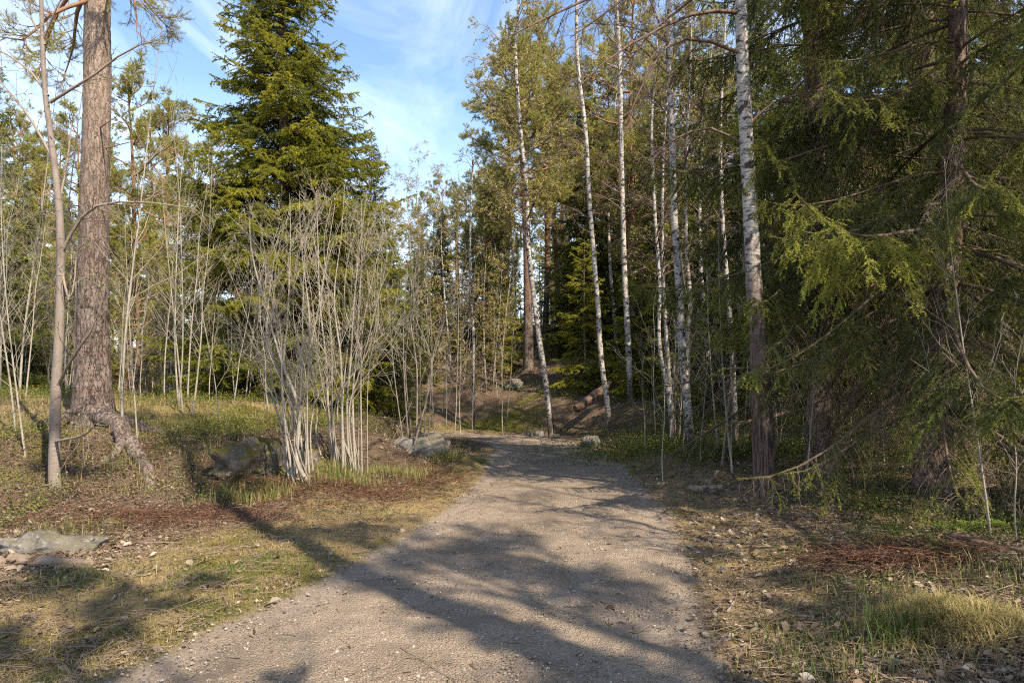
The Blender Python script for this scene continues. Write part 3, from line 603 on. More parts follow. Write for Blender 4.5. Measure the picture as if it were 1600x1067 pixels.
base, pts, rad = local_trunk([(85, 770), (86, 640), (94, 480), (93, 340), (80, 220), (69, 130), (64, 0)], 8.3, [19, 15, 12.5, 11, 9, 7.5, 6], [(-.1, 8.5, .012)])
r = np.random.default_rng(5); tr, cr = MB(), MB(); trunk_tube(tr, pts, rad, r, 12, .08, .05, 10, .2)
ex = [[(96, 395, 8.3), (120, 350, 8.2), (150, 322, 8.1), (210, 315, 8.0), (300, 325, 7.9)], [(78, 160, 8.3), (110, 140, 8.2), (150, 115, 8.1), (200, 78, 8.0), (250, 62, 7.9)],
      [(86, 255, 8.3), (50, 190, 8.3), (20, 150, 8.3), (-20, 105, 8.3)], [(75, 150, 8.3), (50, 115, 8.4), (10, 85, 8.5), (-30, 70, 8.5)], [(68, 60, 8.3), (85, 20, 8.2), (110, -30, 8.1)],
      [(70, 70, 8.3), (50, 30, 8.3), (35, -30, 8.3)], [(96, 420, 8.3), (108, 470, 8.2), (117, 430, 8.2), (118, 390, 8.2)], [(90, 330, 8.3), (105, 250, 8.35), (112, 190, 8.4)],
      [(92, 600, 8.3), (112, 560, 8.0), (140, 520, 7.8), (160, 470, 7.7), (166, 430, 7.6)], [(85, 690, 8.3), (130, 680, 7.6), (150, 660, 7.4)]]
C = np.concatenate([branch_px(base, q) for q in ex]); Lc = plen(C)
tube(cr, C, (.007 + .0085 * Lc)[:, None] * np.linspace(1, .25, 7)[None], 6, 0, .6)
D, i2, *_ = spawn(C, (Lc * 9).astype(int) + 3, r, .25, 1., .75, lambda i, t: .32 * Lc[i] * (1.2 - t) + .12, 5, .1, .4)
tube(cr, D, np.linspace(.005, .002, 5)[None].repeat(len(D), 0), 3, 0, .3)
E, *_ = spawn(D, 3, r, .3, 1., .7, .16, 3, .25, .3); tube(cr, E, np.array([.0022, .0018, .0015])[None].repeat(len(E), 0), 3, 0, .2)
leaves_on(cr, E, r, 12, .035, .013, 1, ang=.5); leaves_on(cr, D, r, 4, .03, .012, 1, ang=.5)
t = thing('rowan_tree', 'slender bare rowan with pale grey trunk and budding twigs in front of the old pine', 'tree', base)
part('trunk', tr.mesh('trunk', [M_ROWAN]), t); part('branches', cr.mesh('branches', [M_TWIG_GREY, M_BUD]), t)

def clump(seed, cpx, Y, specs, name, label, nb, blen, bark=M_ASPEN, twig=M_TWIG_PALE, sub=5, bud=5., group=None):
    b = ground(cpx, Y); r = np.random.default_rng(seed); sp = []
    thin = [([(px + r.normal(0, 13 + 2 * k), py + r.normal(0, 4)) for k, (px, py) in enumerate(pp)], w * r.uniform(.45, .75)) for pp, w in specs]
    for pp, w in list(specs) + thin:
        w = w * r.uniform(.75, 1.1)
        y0 = Y + r.uniform(-.25, .25); y1 = y0 + r.uniform(-.5, .5); n = len(pp); q = [W(px, py, y0 + (y1 - y0) * k / (n - 1)) for k, (px, py) in enumerate(pp)]
        q = [a + (r.normal(0, .025, 3) if 0 < k else 0) for k, a in enumerate(q)]; q[0][2] = hz(q[0][0], q[0][1]) - .06; sp.append((np.array(q) - b, w * .24 / F * Y))
    t = thing(name, label, 'sapling clump', b, 0, group)
    for a, c in stems(seed, sp, bark, twig, bud, nb, blen, sub=sub):
        s = part('stem', a, t); part('twigs', c, s)
    return t
clump(21, 470, 8.7, [([(492, 775), (475, 720), (462, 640), (440, 560), (415, 480), (398, 400), (390, 330)], 17), ([(480, 770), (468, 690), (470, 610), (492, 520), (510, 420), (520, 320)], 12),
                     ([(470, 768), (452, 690), (430, 590), (415, 520), (425, 420), (440, 330)], 9), ([(462, 765), (448, 680), (440, 600), (450, 500), (455, 390), (450, 300)], 9),
                     ([(476, 772), (478, 690), (472, 600), (470, 500), (480, 400), (486, 310)], 8), ([(485, 774), (482, 690), (488, 600), (480, 500), (470, 380), (474, 300)], 8),
                     ([(455, 760), (440, 660), (410, 560), (378, 470), (352, 400)], 8), ([(466, 768), (455, 640), (432, 520), (420, 420), (412, 350)], 7)],
      'sapling_clump', 'fan of grey aspen stems rising beside the mossy boulder', 10, 1.15, sub=7)
clump(22, 530, 9.8, [([(522, 722), (514, 660), (508, 560), (505, 470), (500, 380), (496, 300)], 11), ([(530, 725), (522, 660), (517, 560), (512, 470), (508, 380), (515, 310)], 9),
                     ([(536, 720), (530, 650), (526, 560), (523, 470), (530, 370), (540, 290)], 10), ([(548, 722), (540, 650), (543, 560), (553, 470), (560, 380), (575, 300)], 10),
                     ([(556, 724), (552, 640), (556, 560), (563, 480), (570, 390), (566, 310)], 11), ([(542, 718), (536, 640), (545, 540), (556, 440), (585, 350)], 7),
                     ([(560, 690), (562, 600), (560, 500), (568, 400), (580, 330)], 6), ([(566, 682), (566, 590), (568, 500), (590, 400), (600, 340)], 6), ([(526, 722), (512, 640), (498, 550), (488, 460), (470, 380)], 7)],
      'sapling_clump', 'tight bundle of pale cream aspen stems on the bank before the dark spruce', 9, 1.35, sub=7)
clump(23, 655, 12.6, [([(640, 672), (636, 600), (630, 520), (634, 440), (640, 380)], 7), ([(650, 668), (652, 580), (650, 490), (655, 400)], 8), ([(662, 668), (668, 600), (690, 520), (705, 470), (735, 430)], 6), ([(632, 672), (618, 590), (612, 500), (604, 430)], 5), ([(668, 666), (676, 560), (672, 450), (680, 380)], 5)],
      'sapling_clump', 'sparse grey saplings around the leaning rock at the end of the bank', 9, 1.2, M_ROWAN, M_TWIG_PALE)

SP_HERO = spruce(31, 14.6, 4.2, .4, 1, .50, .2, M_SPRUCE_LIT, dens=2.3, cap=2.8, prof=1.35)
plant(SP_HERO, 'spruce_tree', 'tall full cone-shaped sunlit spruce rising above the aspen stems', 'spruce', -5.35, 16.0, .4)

# ------------------------------------------------------------------ right: the birches and spruces by name
base, pts, rad = local_trunk([(1197, 780), (1193, 690), (1187, 560), (1178, 430), (1168, 250), (1160, 90), (1152, -120)], 8.2, [38, 33, 28, 24, 21, 19, 17], [(-.3, 11, .05), (-.3, 14, .012)])
ex = np.concatenate([branch_px(base, q) for q in ([(1158, 20, 8.2), (1100, 18, 8.0), (1040, 40, 7.8), (960, 85, 7.6), (905, 135, 7.5)], [(1160, 85, 8.2), (1090, 60, 8.0), (1040, 75, 7.8), (1005, 130, 7.7), (980, 190, 7.7)],
     [(1152, -60, 8.2), (1060, -70, 7.8), (960, -20, 7.4), (870, 20, 7.2), (800, 55, 7.1)], [(1166, 230, 8.2), (1110, 200, 8.1), (1050, 220, 8.0), (1010, 260, 8.0)], [(1170, 195, 8.2), (1210, 160, 8.1), (1260, 150, 8.0), (1290, 190, 7.9)],
     [(1150, -90, 8.2), (1050, -60, 8.4), (960, 10, 8.6), (890, 60, 8.8)], [(1152, -50, 8.2), (1080, 0, 8.5), (1010, 60, 8.8), (960, 130, 9.0)])])
pp = birch(41, 13.8 - base[2], .15, 6.0, 2.3, 3.5, pts, rad, M_BIRCH_OLD, 26, 28, .05, 1.3, (.03, .018), ex)
t = thing('birch_tree', 'stout birch with rough brown base and white upper trunk right of the path', 'birch', base)
for k, me in pp.items(): part(k, me, t)

def px_birch(seed, pp, Y, w, label, H=None, c0=4., R=1.8, leaf=7., bark=M_BIRCH, nbr=32, **kw):
    base, pts, rad = local_trunk(pp, Y, list(np.linspace(w, w * .58, len(pp))))
    wr = np.random.default_rng(seed + 900); pts[2:] += wr.normal(0, .035, (len(pts) - 2, 3)) * np.array([1, 1, 0])
    topz = pts[-1][2]; H = H or topz + 3.5
    if H > topz + .6: pts = np.vstack([pts, [pts[-1] + np.array([.1, 0, (H - topz) * .55])], [pts[-1] + np.array([.15, 0, H - topz])]]); rad = np.r_[rad, rad[-1] * .5, .01]
    p = birch(seed, H, .1, c0, R, leaf, pts, rad, bark, nbr, 14, .09, **kw)
    t = thing('birch_tree', label, 'birch', base)
    for k, me in p.items(): part(k, me, t)
px_birch(51, [(862, 670), (856, 620), (845, 550), (836, 480), (826, 380), (820, 300), (814, 200), (808, 90)], 18.8, 9.5, 'white birch with curved foot above the stones at the path bend', 13.6, 5.2, 2.0, 60, nbr=54, asc=.8)
px_birch(52, [(948, 668), (950, 640), (942, 560), (933, 470), (923, 330), (911, 200), (904, 100), (900, 0)], 17.4, 9, 'slim white birch behind the grey block of stone', 13.5, 5, 1.5, 3)
px_birch(53, [(986, 600), (981, 520), (975, 420), (971, 250), (968, 100), (962, 0)], 19.5, 10, 'white birch on the slope behind the leaning dead log', 14, 5, 1.6, 4)
px_birch(54, [(1052, 668), (1045, 620), (1034, 540), (1028, 440), (1024, 330), (1018, 200)], 14.6, 7, 'thin crooked white birch, twin of the one touching it at its foot', 9.5, 3.5, 1.2, 4)
px_birch(55, [(1054, 664), (1046, 590), (1041, 500), (1040, 400), (1036, 250)], 15.0, 7, 'thin straight white birch rising close behind its crooked twin', 9.0, 3.5, 1.2, 4)
px_birch(56, [(1080, 695), (1073, 620), (1066, 540), (1060, 450), (1055, 340), (1050, 200), (1046, 60)], 12.4, 14.5, 'birch with blackened foot and peeling white trunk beside the bilberry bushes', 12, 4.5, 1.8, 3)
px_birch(57, [(1152, 672), (1146, 600), (1143, 540), (1136, 450), (1130, 330), (1126, 200)], 13.2, 9, 'shaded thin birch close left of the stout birch', 10, 4, 1.3, 4)
px_birch(58, [(1076, 600), (1074, 540), (1073, 470), (1072, 380), (1071, 250)], 16.5, 8, 'faint birch standing behind the black-footed birch', 11, 4, 1.3, 5)
px_birch(59, [(740, 642), (739, 590), (738, 520), (738, 440), (736, 340), (738, 250)], 21, 5, 'very thin white birch alone beyond the path bend', 8.5, 3, 1.2, 18)
base, pts, rad = local_trunk([(826, 562), (825, 480), (824, 400), (820, 300), (816, 220)], 25, [17, 14, 13, 11, 9], [(.0, 13.2, .03)])
pp = pine(61, 13.0 - base[2], 5.8, 3.2, .2, 0, pts, rad, M_PINE_BARK_FAR, 52)
t = thing('pine_tree', 'straight brown pine on the needle-covered knoll behind the path bend', 'pine', base)
for k, me in pp.items(): part(k, me, t)

base, pts, rad = local_trunk([(1455, 752), (1464, 640), (1474, 500), (1484, 350), (1492, 180), (1498, 0)], 7.9, [54, 46, 41, 35, 31, 27], [(.1, 11, .1), (.1, 17, .02)])
SPA = spruce(71, 16.8 - base[2], 4.1, 1.1, 2, .95, .22, M_SPRUCE, pts, rad, 2.4, .95)
t = thing('spruce_tree', 'big spruce with thick reddish trunk and drooping dead twigs at the right', 'spruce', base)
for k, me in SPA.items(): part(k, me, t)
SPB = spruce(72, 15.5, 3.0, 1.6, 2, 1.0, .17, M_SPRUCE, dead_to=3.0, dens=.95)
plant(SPB, 'spruce_tree', 'dark spruce hanging its boughs behind the stout birch', 'spruce', 4.3, 9.7, 1.2, 1.05)
plant(SPB, 'spruce_tree', 'spruce at the right edge behind the thick reddish trunk', 'spruce', 11.2, 12.4, 3.6, .8)
plant(SPB, 'spruce_tree', 'low-boughed spruce beside the viewer, just outside the right edge', 'spruce', 7.2, 5.9, 5.2, .5)
plant(SPB, 'spruce_tree', 'shaded spruce deep in the wood between the stout birch and the big spruce', 'spruce', 7.4, 12.2, 5.1, 1.05)
exec_stage = 'back'

# ------------------------------------------------------------------ shared kinds for the woods behind
SPM = [spruce(80 + k, h, R, .5 + .3 * k, 0 if k else 1, .55, .14, M_SPRUCE, dens=1.35) for k, (h, R) in enumerate([(12.5, 2.4), (15, 2.7), (10, 2.2)])]
SPY = spruce(88, 4.6, 1.25, .25, 1, .35, .05, M_SPRUCE_LIT, dens=1.6)
PNM = [pine(90 + k, h, c, R, .15) for k, (h, c, R) in enumerate([(13, 5.5, 2.2), (15, 6.5, 2.6), (11, 3.6, 2.1)])]
BRM = [birch(100 + k, h, .075, c, R, lf_, nbr=44) for k, (h, c, R, lf_) in enumerate([(12, 3.2, 1.7, 45), (14, 4, 2.0, 36), (10, 2.5, 1.6, 55)])]
def sapling_kind(seed, h, bend):
    r = np.random.default_rng(seed); zt = np.linspace(-.08, h, 7); a = r.uniform(0, 6.28)
    pts = np.stack([bend * np.sin(zt / h * 2.2 + a) - bend * math.sin(a) + .05 * r.normal(size=7) * zt / h, bend * np.cos(zt / h * 2 + a) - bend * math.cos(a), zt], -1)
    a_, b_ = stems(seed, [(pts, .005 + .0027 * h)], M_ASPEN, M_TWIG_PALE, 7., int(5 + h * 2.4), .28 * h + .2, 6, 5, .6, .3)[0]
    return {'trunk': a_, 'branches': b_}
SAP = [sapling_kind(110 + k, h, b) for k, (h, b) in enumerate([(4.2, .2), (5.5, .35), (6.5, .3), (3.4, .25), (7.5, .4), (5.0, .15)])]

r = np.random.default_rng(3)
def spot(px, Y): return (px - CX) / F * Y, Y
# left thicket of pale saplings on the bank
lab = 'slim pale aspen sapling in the sunlit thicket left of the tall spruce'
for k in range(112):
    px = r.uniform(-60, 420); Yd = 11.5 + 18 * r.uniform() ** 1.2; x, y = spot(px, Yd)
    if abs(px - 146) < 45 and Yd < 12.5: continue
    plant(SAP[k % 6], 'aspen_sapling', lab, 'sapling', x, y, r.uniform(0, 6.28), r.uniform(.5, 1.0), 'pale saplings in the left thicket')
for px, Yd, s, l in ((25, 9.6, .8, 'leaning pale sapling at the left edge beside the rowan'), (190, 10.0, .9, 'bent grey sapling close right of the old pine'), (215, 9.7, .7, 'short thin sapling on the bank right of the old pine'), (300, 11.5, 1.0, 'pale sapling with bowed stem above the bank, between old pine and tall spruce'),
                     (40, 8.9, .55, 'small bare sapling before the bank left of the rowan'), (345, 11, .8, 'thin sapling leaning over the mossy boulder')):
    x, y = spot(px, Yd); plant(SAP[int(px) % 6], 'aspen_sapling', l, 'sapling', x, y, r.uniform(0, 6), s)
for k in range(26):
    px = r.uniform(590, 790); Yd = r.uniform(18, 30); x, y = spot(px, Yd)
    plant(SAP[k % 6], 'aspen_sapling', 'thin bare sapling on the slope beyond the path bend', 'sapling', x, y, r.uniform(0, 6.28), r.uniform(.6, 1.1), 'saplings beyond the path bend')
for k in range(34):
    px = r.uniform(1010, 1420); Yd = r.uniform(9.5, 17); x, y = spot(px, Yd)
    plant(SAP[(k * 5) % 6], 'aspen_sapling', 'bare spindly sapling under the dark spruces at the right', 'sapling', x, y, r.uniform(0, 6.28), r.uniform(.45, .85), 'saplings under the right spruces')
for px, py0, Yd, s, l, kd in ((1550, 0, 5.9, .62, 'forked bare brown sapling at the right edge', 1), (1590, 0, 5.6, .6, 'crooked bare sapling cut by the right frame edge', 3), (1258, 0, 8.4, .75, 'thin pale sapling just right of the stout birch', 0)):
    x, y = spot(px, Yd); plant(SAP[kd], 'bare_sapling', l, 'sapling', x, y, px * .1, s)
# leafing young birches and young pines that fill the thicket
BRY = [birch(120 + k, h, .035, .5, 1.1, 42, nbr=30, lf=(.045, .034)) for k, h in enumerate((5.5, 7.0, 4.2))]
PNY = [pine(130 + k, h, .5, 1.5, .07, 0, nbr=40, dead=0) for k, h in enumerate((5.5, 7.5))]
for k in range(34):
    px = r.uniform(-120, 430); Yd = 19 + 21 * r.uniform() ** .8; x, y = spot(px, Yd)
    plant(BRY[k % 3], 'birch_tree', 'young birch with sparse yellow-green leaves in the left thicket', 'birch', x, y, r.uniform(0, 6.28), r.uniform(.7, 1.15), 'young birches in the left thicket')
for k in range(9):
    px = r.uniform(-120, 420); Yd = r.uniform(20, 42); x, y = spot(px, Yd)
    plant(PNY[k % 2], 'pine_tree', 'young bushy pine low in the left thicket', 'pine', x, y, r.uniform(0, 6.28), r.uniform(.8, 1.2), 'young pines in the left thicket')
for k in range(22):
    px = r.uniform(580, 1120); Yd = r.uniform(23, 40); x, y = spot(px, Yd)
    plant([BRY[k % 3], PNY[k % 2], SPY][k % 3], ['birch_tree', 'pine_tree', 'spruce_tree'][k % 3], ['young leafing birch', 'young bushy pine', 'little dense spruce'][k % 3] + ' on the slope beyond the bend', ['birch', 'pine', 'spruce'][k % 3], x, y, r.uniform(0, 6.28), r.uniform(.8, 1.25), ['young birches', 'young pines', 'little spruces'][k % 3] + ' beyond the bend')
# pines on the left skyline
for px, Yd, k, s in ((20, 24, 0, .82), (70, 30, 2, 1.0), (200, 21, 0, .84), (120, 27, 1, .8), (265, 26, 2, 1.05), (330, 33, 0, .95), (-40, 28, 1, .85), (160, 36, 0, 1.0), (30, 40, 1, 1.0), (240, 40, 2, 1.35), (90, 44, 2, 1.4), (300, 46, 1, 1.0), (-90, 36, 0, 1.1), (370, 42, 0, 1.0)):
    x, y = spot(px, Yd); plant(PNM[k], 'pine_tree', 'sunlit pine with orange upper trunk beyond the sapling thicket', 'pine', x, y, r.uniform(0, 6.28), s, 'pines beyond the left thicket')
for px, Yd, k, s in ((35, 22, 2, .8), (235, 33, 0, .8), (-30, 20, 1, .8), (320, 24, 2, .75)):
    x, y = spot(px, Yd); plant(SPM[k], 'spruce_tree', 'dark green spruce half hidden among the left pines', 'spruce', x, y, r.uniform(0, 6.28), s, 'spruces among the left pines')
# the gap in the middle
for px, Yd, k, s in ((600, 34, 0, .85), (655, 34, 1, .72), (680, 36, 2, .9), (620, 42, 1, .8), (560, 38, 2, 1.1), (800, 36, 1, 1.0), (725, 34, 2, .62), (780, 30, 0, .9), (690, 30, 2, .66), (640, 31, 2, .8), (665, 27, 2, .62)):
    x, y = spot(px, Yd); plant(BRM[k], 'birch_tree', 'birch with fresh yellow-green leaves in the gap beyond the path', 'birch', x, y, r.uniform(0, 6.28), s, 'leafing birches in the gap')
for px, Yd, k, s in ((690, 42, 1, .62), (715, 44, 0, .66), (660, 46, 2, .85), (790, 31, 0, 1.0), (765, 38, 2, .8), (850, 30, 1, .95), (870, 36, 0, 1.1), (745, 48, 0, .66), (610, 50, 1, .75), (880, 44, 1, 1.1)):
    x, y = spot(px, Yd); plant(PNM[k], 'pine_tree', 'bushy pine on the far slope beyond the path bend', 'pine', x, y, r.uniform(0, 6.28), s, 'pines on the far slope')
for px, Yd, k, s in ((560, 17.5, 2, .62), (610, 19, 2, .55), (690, 28, 0, .5), (650, 25, 2, .5), (735, 30, 2, .6), (770, 34, 1, .6), (580, 27, 0, .8)):
    x, y = spot(px, Yd); plant(SPM[k], 'spruce_tree', 'dark spruce behind the aspen bundle and the bank end', 'spruce', x, y, r.uniform(0, 6.28), s, 'spruces behind the bank')
for px, Yd, s, l in ((915, 22, 1.05, 'young bushy spruce behind the slim white birch'), (1005, 20.5, 1.0, 'young spruce between the two white slope birches and the twins'), (890, 26, .9, 'small young spruce right of the brown pine')):
    x, y = spot(px, Yd); plant(SPY, 'spruce_tree', l, 'spruce', x, y, r.uniform(0, 6), s)
# woods on the right slope
for px, Yd, k, s in ((915, 27, 0, .95), (950, 33, 1, 1.0), (1000, 28, 0, .9), (1040, 22, 2, 1.0), (1090, 24, 0, 1.0), (1130, 18, 2, .9), (1180, 21, 1, .8), (1240, 17, 0, .75), (1300, 15.5, 1, .7), (1360, 18, 0, .85), (1420, 14.5, 2, .9), (1500, 17, 1, .8), (1580, 13.5, 0, .7), (1650, 17, 1, .8), (1290, 24, 1, 1.1), (1450, 24, 1, 1.2), (1120, 32, 1, 1.1), (1030, 38, 1, 1.1), (1560, 22, 0, 1.2), (1200, 30, 0, 1.2)):
    x, y = spot(px, Yd); plant(SPM[k], 'spruce_tree', 'dark spruce filling the shaded wood on the right slope', 'spruce', x, y, r.uniform(0, 6.28), s, 'spruces on the right slope')
for px, Yd, k, s in ((925, 30, 1, 1.05), (960, 26, 0, 1.05), (985, 31, 1, 1.1), (1020, 26, 2, 1.2), (1060, 30, 1, 1.1), (1105, 20, 0, 1.05), (1000, 36, 0, 1.3), (1085, 38, 1, 1.2), (1160, 26, 0, 1.2), (890, 33, 0, 1.1)):
    x, y = spot(px, Yd); plant(BRM[k], 'birch_tree', 'background birch with white stem among the right slope spruces', 'birch', x, y, r.uniform(0, 6.28), s, 'birches on the right slope')
for px, Yd, k, s in ((990, 24, 0, 1.05), (940, 38, 1, 1.0), (1070, 27, 1, 1.0), (1025, 32, 0, 1.15)):
    x, y = spot(px, Yd); plant(PNM[k], 'pine_tree', 'tall pine with reddish stem behind the slope birches', 'pine', x, y, r.uniform(0, 6.28), s, 'pines behind the slope birches')
# the far wood: beyond the trees one can tell apart
for k in range(120):
    px = r.uniform(-150, 1750); Yd = r.uniform(46, 75); x, y = spot(px, Yd); kind = [PNM[k % 3], SPM[1 + k % 2], BRM[k % 3]][k % 3]
    nm = ['pine_tree', 'spruce_tree', 'birch_tree'][k % 3]
    kk = .66 if 680 < px < 775 else (.84 if px < 690 else 1.)
    plant(kind, nm, 'far ' + nm.split('_')[0] + ' closing the view behind nearer trees', nm.split('_')[0], x, y, r.uniform(0, 6.28), kk * r.uniform(.9, 1.15), 'far ' + nm.split('_')[0] + 's closing the view')
# trees behind the viewer, the ones whose shadows fall on the path
BRS = [birch(150 + k, h, .075, c, 1.8, 10, nbr=36) for k, (h, c) in enumerate([(12, 3.2), (14, 4), (10, 2.5)])]
SHADE = [(PNM[2], 'pine_tree', 3.0, -2.8, .85), (pine(140, 15.5, 10.5, 1.5, .22, nbr=12, dead=5), 'pine_tree', 3.5, -.1, 1.0), (BRS[2], 'birch_tree', 5.2, 2.4, .95), (PNM[2], 'pine_tree', 7.8, 3.2, .9), (BRS[0], 'birch_tree', 8.6, .2, .9), (BRS[0], 'birch_tree', 5.6, -1.6, .95), (BRS[1], 'birch_tree', 4.6, -4.2, 1.0), (BRS[2], 'birch_tree', 2.4, -3.4, 1.0), (PNM[0], 'pine_tree', 7.2, -4.0, 1.0), (BRS[1], 'birch_tree', 7.0, 1.6, .9),
         (PNM[2], 'pine_tree', .8, -7.5, 1.0), (BRS[0], 'birch_tree', -1.6, -5.0, .9), (PNM[1], 'pine_tree', 4.0, -9.5, 1.0), (BRS[2], 'birch_tree', -4.0, -8.0, 1.0), (BRS[0], 'birch_tree', 9.0, -7.0, 1.0)]
for p, nm, x, y, s in SHADE:
    plant(p, nm, nm.split('_')[0] + ' standing behind the viewer, shading the path', nm.split('_')[0], x, y, r.uniform(0, 6.28), s, nm.split('_')[0] + 's behind the viewer')

# ------------------------------------------------------------------ rocks and logs
def rock(seed, sx_, sy_, sz_, rough=.3, sub=5, under=0.):
    import bmesh
    bm = bmesh.new(); bmesh.ops.create_icosphere(bm, subdivisions=sub, radius=1.); v = np.array([q.co[:] for q in bm.verts]); f = np.array([[q.index for q in p.verts] for p in bm.faces]); bm.free()
    r = np.random.default_rng(seed); off = r.uniform(0, 40, 3)
    for _ in range(9):
        nrm = unit(r.normal(size=3)); d = r.uniform(.55, .9); e_ = v @ nrm - d; v = v - np.where(e_ > 0, e_ * .92, 0)[:, None] * nrm
    v = v * (1 + rough * .5 * fbm(v * 1.7 + off, 6, .6))[:, None] * np.array([sx_, sy_, sz_])
    k = np.clip(-v[:, 2] / sz_, 0, 1)[:, None]; v = v * (1 - under * k * np.array([1, 1, 0])); m = MB(); m.add(v, f, 0); return m
def place_rock(seed, px, Yd, dims, label, mat=M_ROCK, rot=0., dz=0., rough=.3, name='rock', under=0.):
    g = ground(px, Yd); single(name, rock(seed, *dims, rough, 5, under).mesh('rock', [mat]), label, 'rock', g + np.array([0, 0, dz]), rot)
place_rock(1, 390, 9.3, (.50, .50, .40), 'mossy brown boulder overhanging a dark hollow in the left bank', M_ROCK_MOSS, .2, -.04, .6, 'rock', .6)
place_rock(2, 78, 6.05, (.46, .27, .19), 'flat grey stone slab lying in the grass near the left edge', M_ROCK, .15, -.03, .7)
place_rock(3, 655, 12.6, (.55, .4, .42), 'pale leaning rock at the far end of the left bank', M_ROCK, .6, .0, .4)
place_rock(4, 925, 15.6, (.27, .2, .2), 'grey block of stone on the right path edge', M_ROCK, .3, .06, .25)
for sd, px, Yd, d, l in ((5, 842, 18.6, (.22, .16, .14), 'dark angular stone left of the curved birch foot'), (6, 826, 18.5, (.14, .12, .1), 'small pale stone at the path bend, leftmost beside the curved birch'), (7, 866, 18.2, (.2, .13, .08), 'low flat pale stone in front of the curved birch foot'), (8, 803, 23.6, (.5, .4, .25), 'weathered light rock on the needle-covered knoll')):
    place_rock(sd, px, Yd, d, l, M_ROCK, sd, .02)
place_rock(9, 175, 7.0, (.10, .09, .07), 'small yellow mossy stone on the brown leaf litter', M_ROCK_MOSS, 1., .03)
place_rock(12, 470, 9.3, (.3, .25, .26), 'mossy stone behind the fan of aspen stems', M_ROCK_MOSS, .8, .05, .5)
def log(seed, a, b, r0, r1, mat, label, name='fallen_log', lift=.0, twist=.05):
    a = np.array(a, float); b = np.array(b, float); r = np.random.default_rng(seed); n = 7
    p = a[None] * (1 - np.linspace(0, 1, n))[:, None] + b[None] * np.linspace(0, 1, n)[:, None]; p += r.normal(0, twist * r0 * 4, p.shape) * np.array([1, 1, .5]); d = unit(b - a)
    ang = math.atan2(d[1], d[0]); pl_ = p - a; c, s_ = math.cos(-ang), math.sin(-ang); pl_ = np.stack([pl_[:, 0] * c - pl_[:, 1] * s_, pl_[:, 0] * s_ + pl_[:, 1] * c, pl_[:, 2]], -1)
    m = MB(); P = catmull(pl_, 40); R = np.linspace(r0, r1, 40); sides = 16; al = np.linspace(0, 2 * np.pi, sides, endpoint=False)
    T = unit(np.gradient(P, axis=0)); Nn = unit(np.cross(T, UP)); B = np.cross(T, Nn); dirs = np.cos(al)[None, :, None] * Nn[:, None] + np.sin(al)[None, :, None] * B[:, None]
    rr = R[:, None] * (1 + .38 * fbm((P[:, None] + dirs * .3) * np.array([5, 12, 12]) + seed, 4)); V = (P[:, None] + dirs * rr[..., None])
    i = np.arange(39)[:, None] * sides; j = np.arange(sides)[None]; j2 = (j + 1) % sides; m.add(V.reshape(-1, 3), np.stack([i + j, i + j2, i + sides + j2, i + sides + j], -1).reshape(-1, 4))
    for e_, k in ((0, 0), (39, 1)):
        ring = V[e_]; m.add(np.vstack([ring, ring.mean(0)[None] + T[e_] * (.02 if k else -.02)]), np.array([[q, (q + 1) % sides, sides] for q in range(sides)]), 0, .5, True)
    return single(name, m.mesh('log', [mat]), label, 'log', a, ang)
def gp(px, Yd, dz=0.): return ground(px, Yd) + np.array([0, 0, dz])
log(1, gp(12, 5.55, .012), gp(145, 5.5, .02), .055, .036, M_LOG, 'short rotten grey log in the grass below the flat stone', twist=.08)
log(2, gp(1078, 8.75, .05), gp(1130, 8.6, .05), .045, .035, M_LOG, 'short pale dead log on the leaf litter left of the stout birch')
log(3, gp(1108, 9.0, .05), gp(1122, 9.5, .12), .03, .02, M_LOG, 'short upturned branch stub behind the pale dead log', 'dead_branch')
log(4, W(900, 640, 18.6), W(952, 598, 19.4), .11, .08, M_LOG_RED, 'broken fallen trunk leaning on the slope behind the slim white birch')
log(5, gp(1300, 14, .5), gp(1090, 13.8, .35), .05, .03, M_LOG_RED, 'long fallen pole under the dark spruces behind the stout birch')
log(6, gp(1480, 5.6, .04), gp(1610, 4.9, .03), .05, .04, M_LOG_RED, 'dark half-buried dead branch in the leaf litter at the right edge', 'dead_branch')
exec_stage = 'cover'

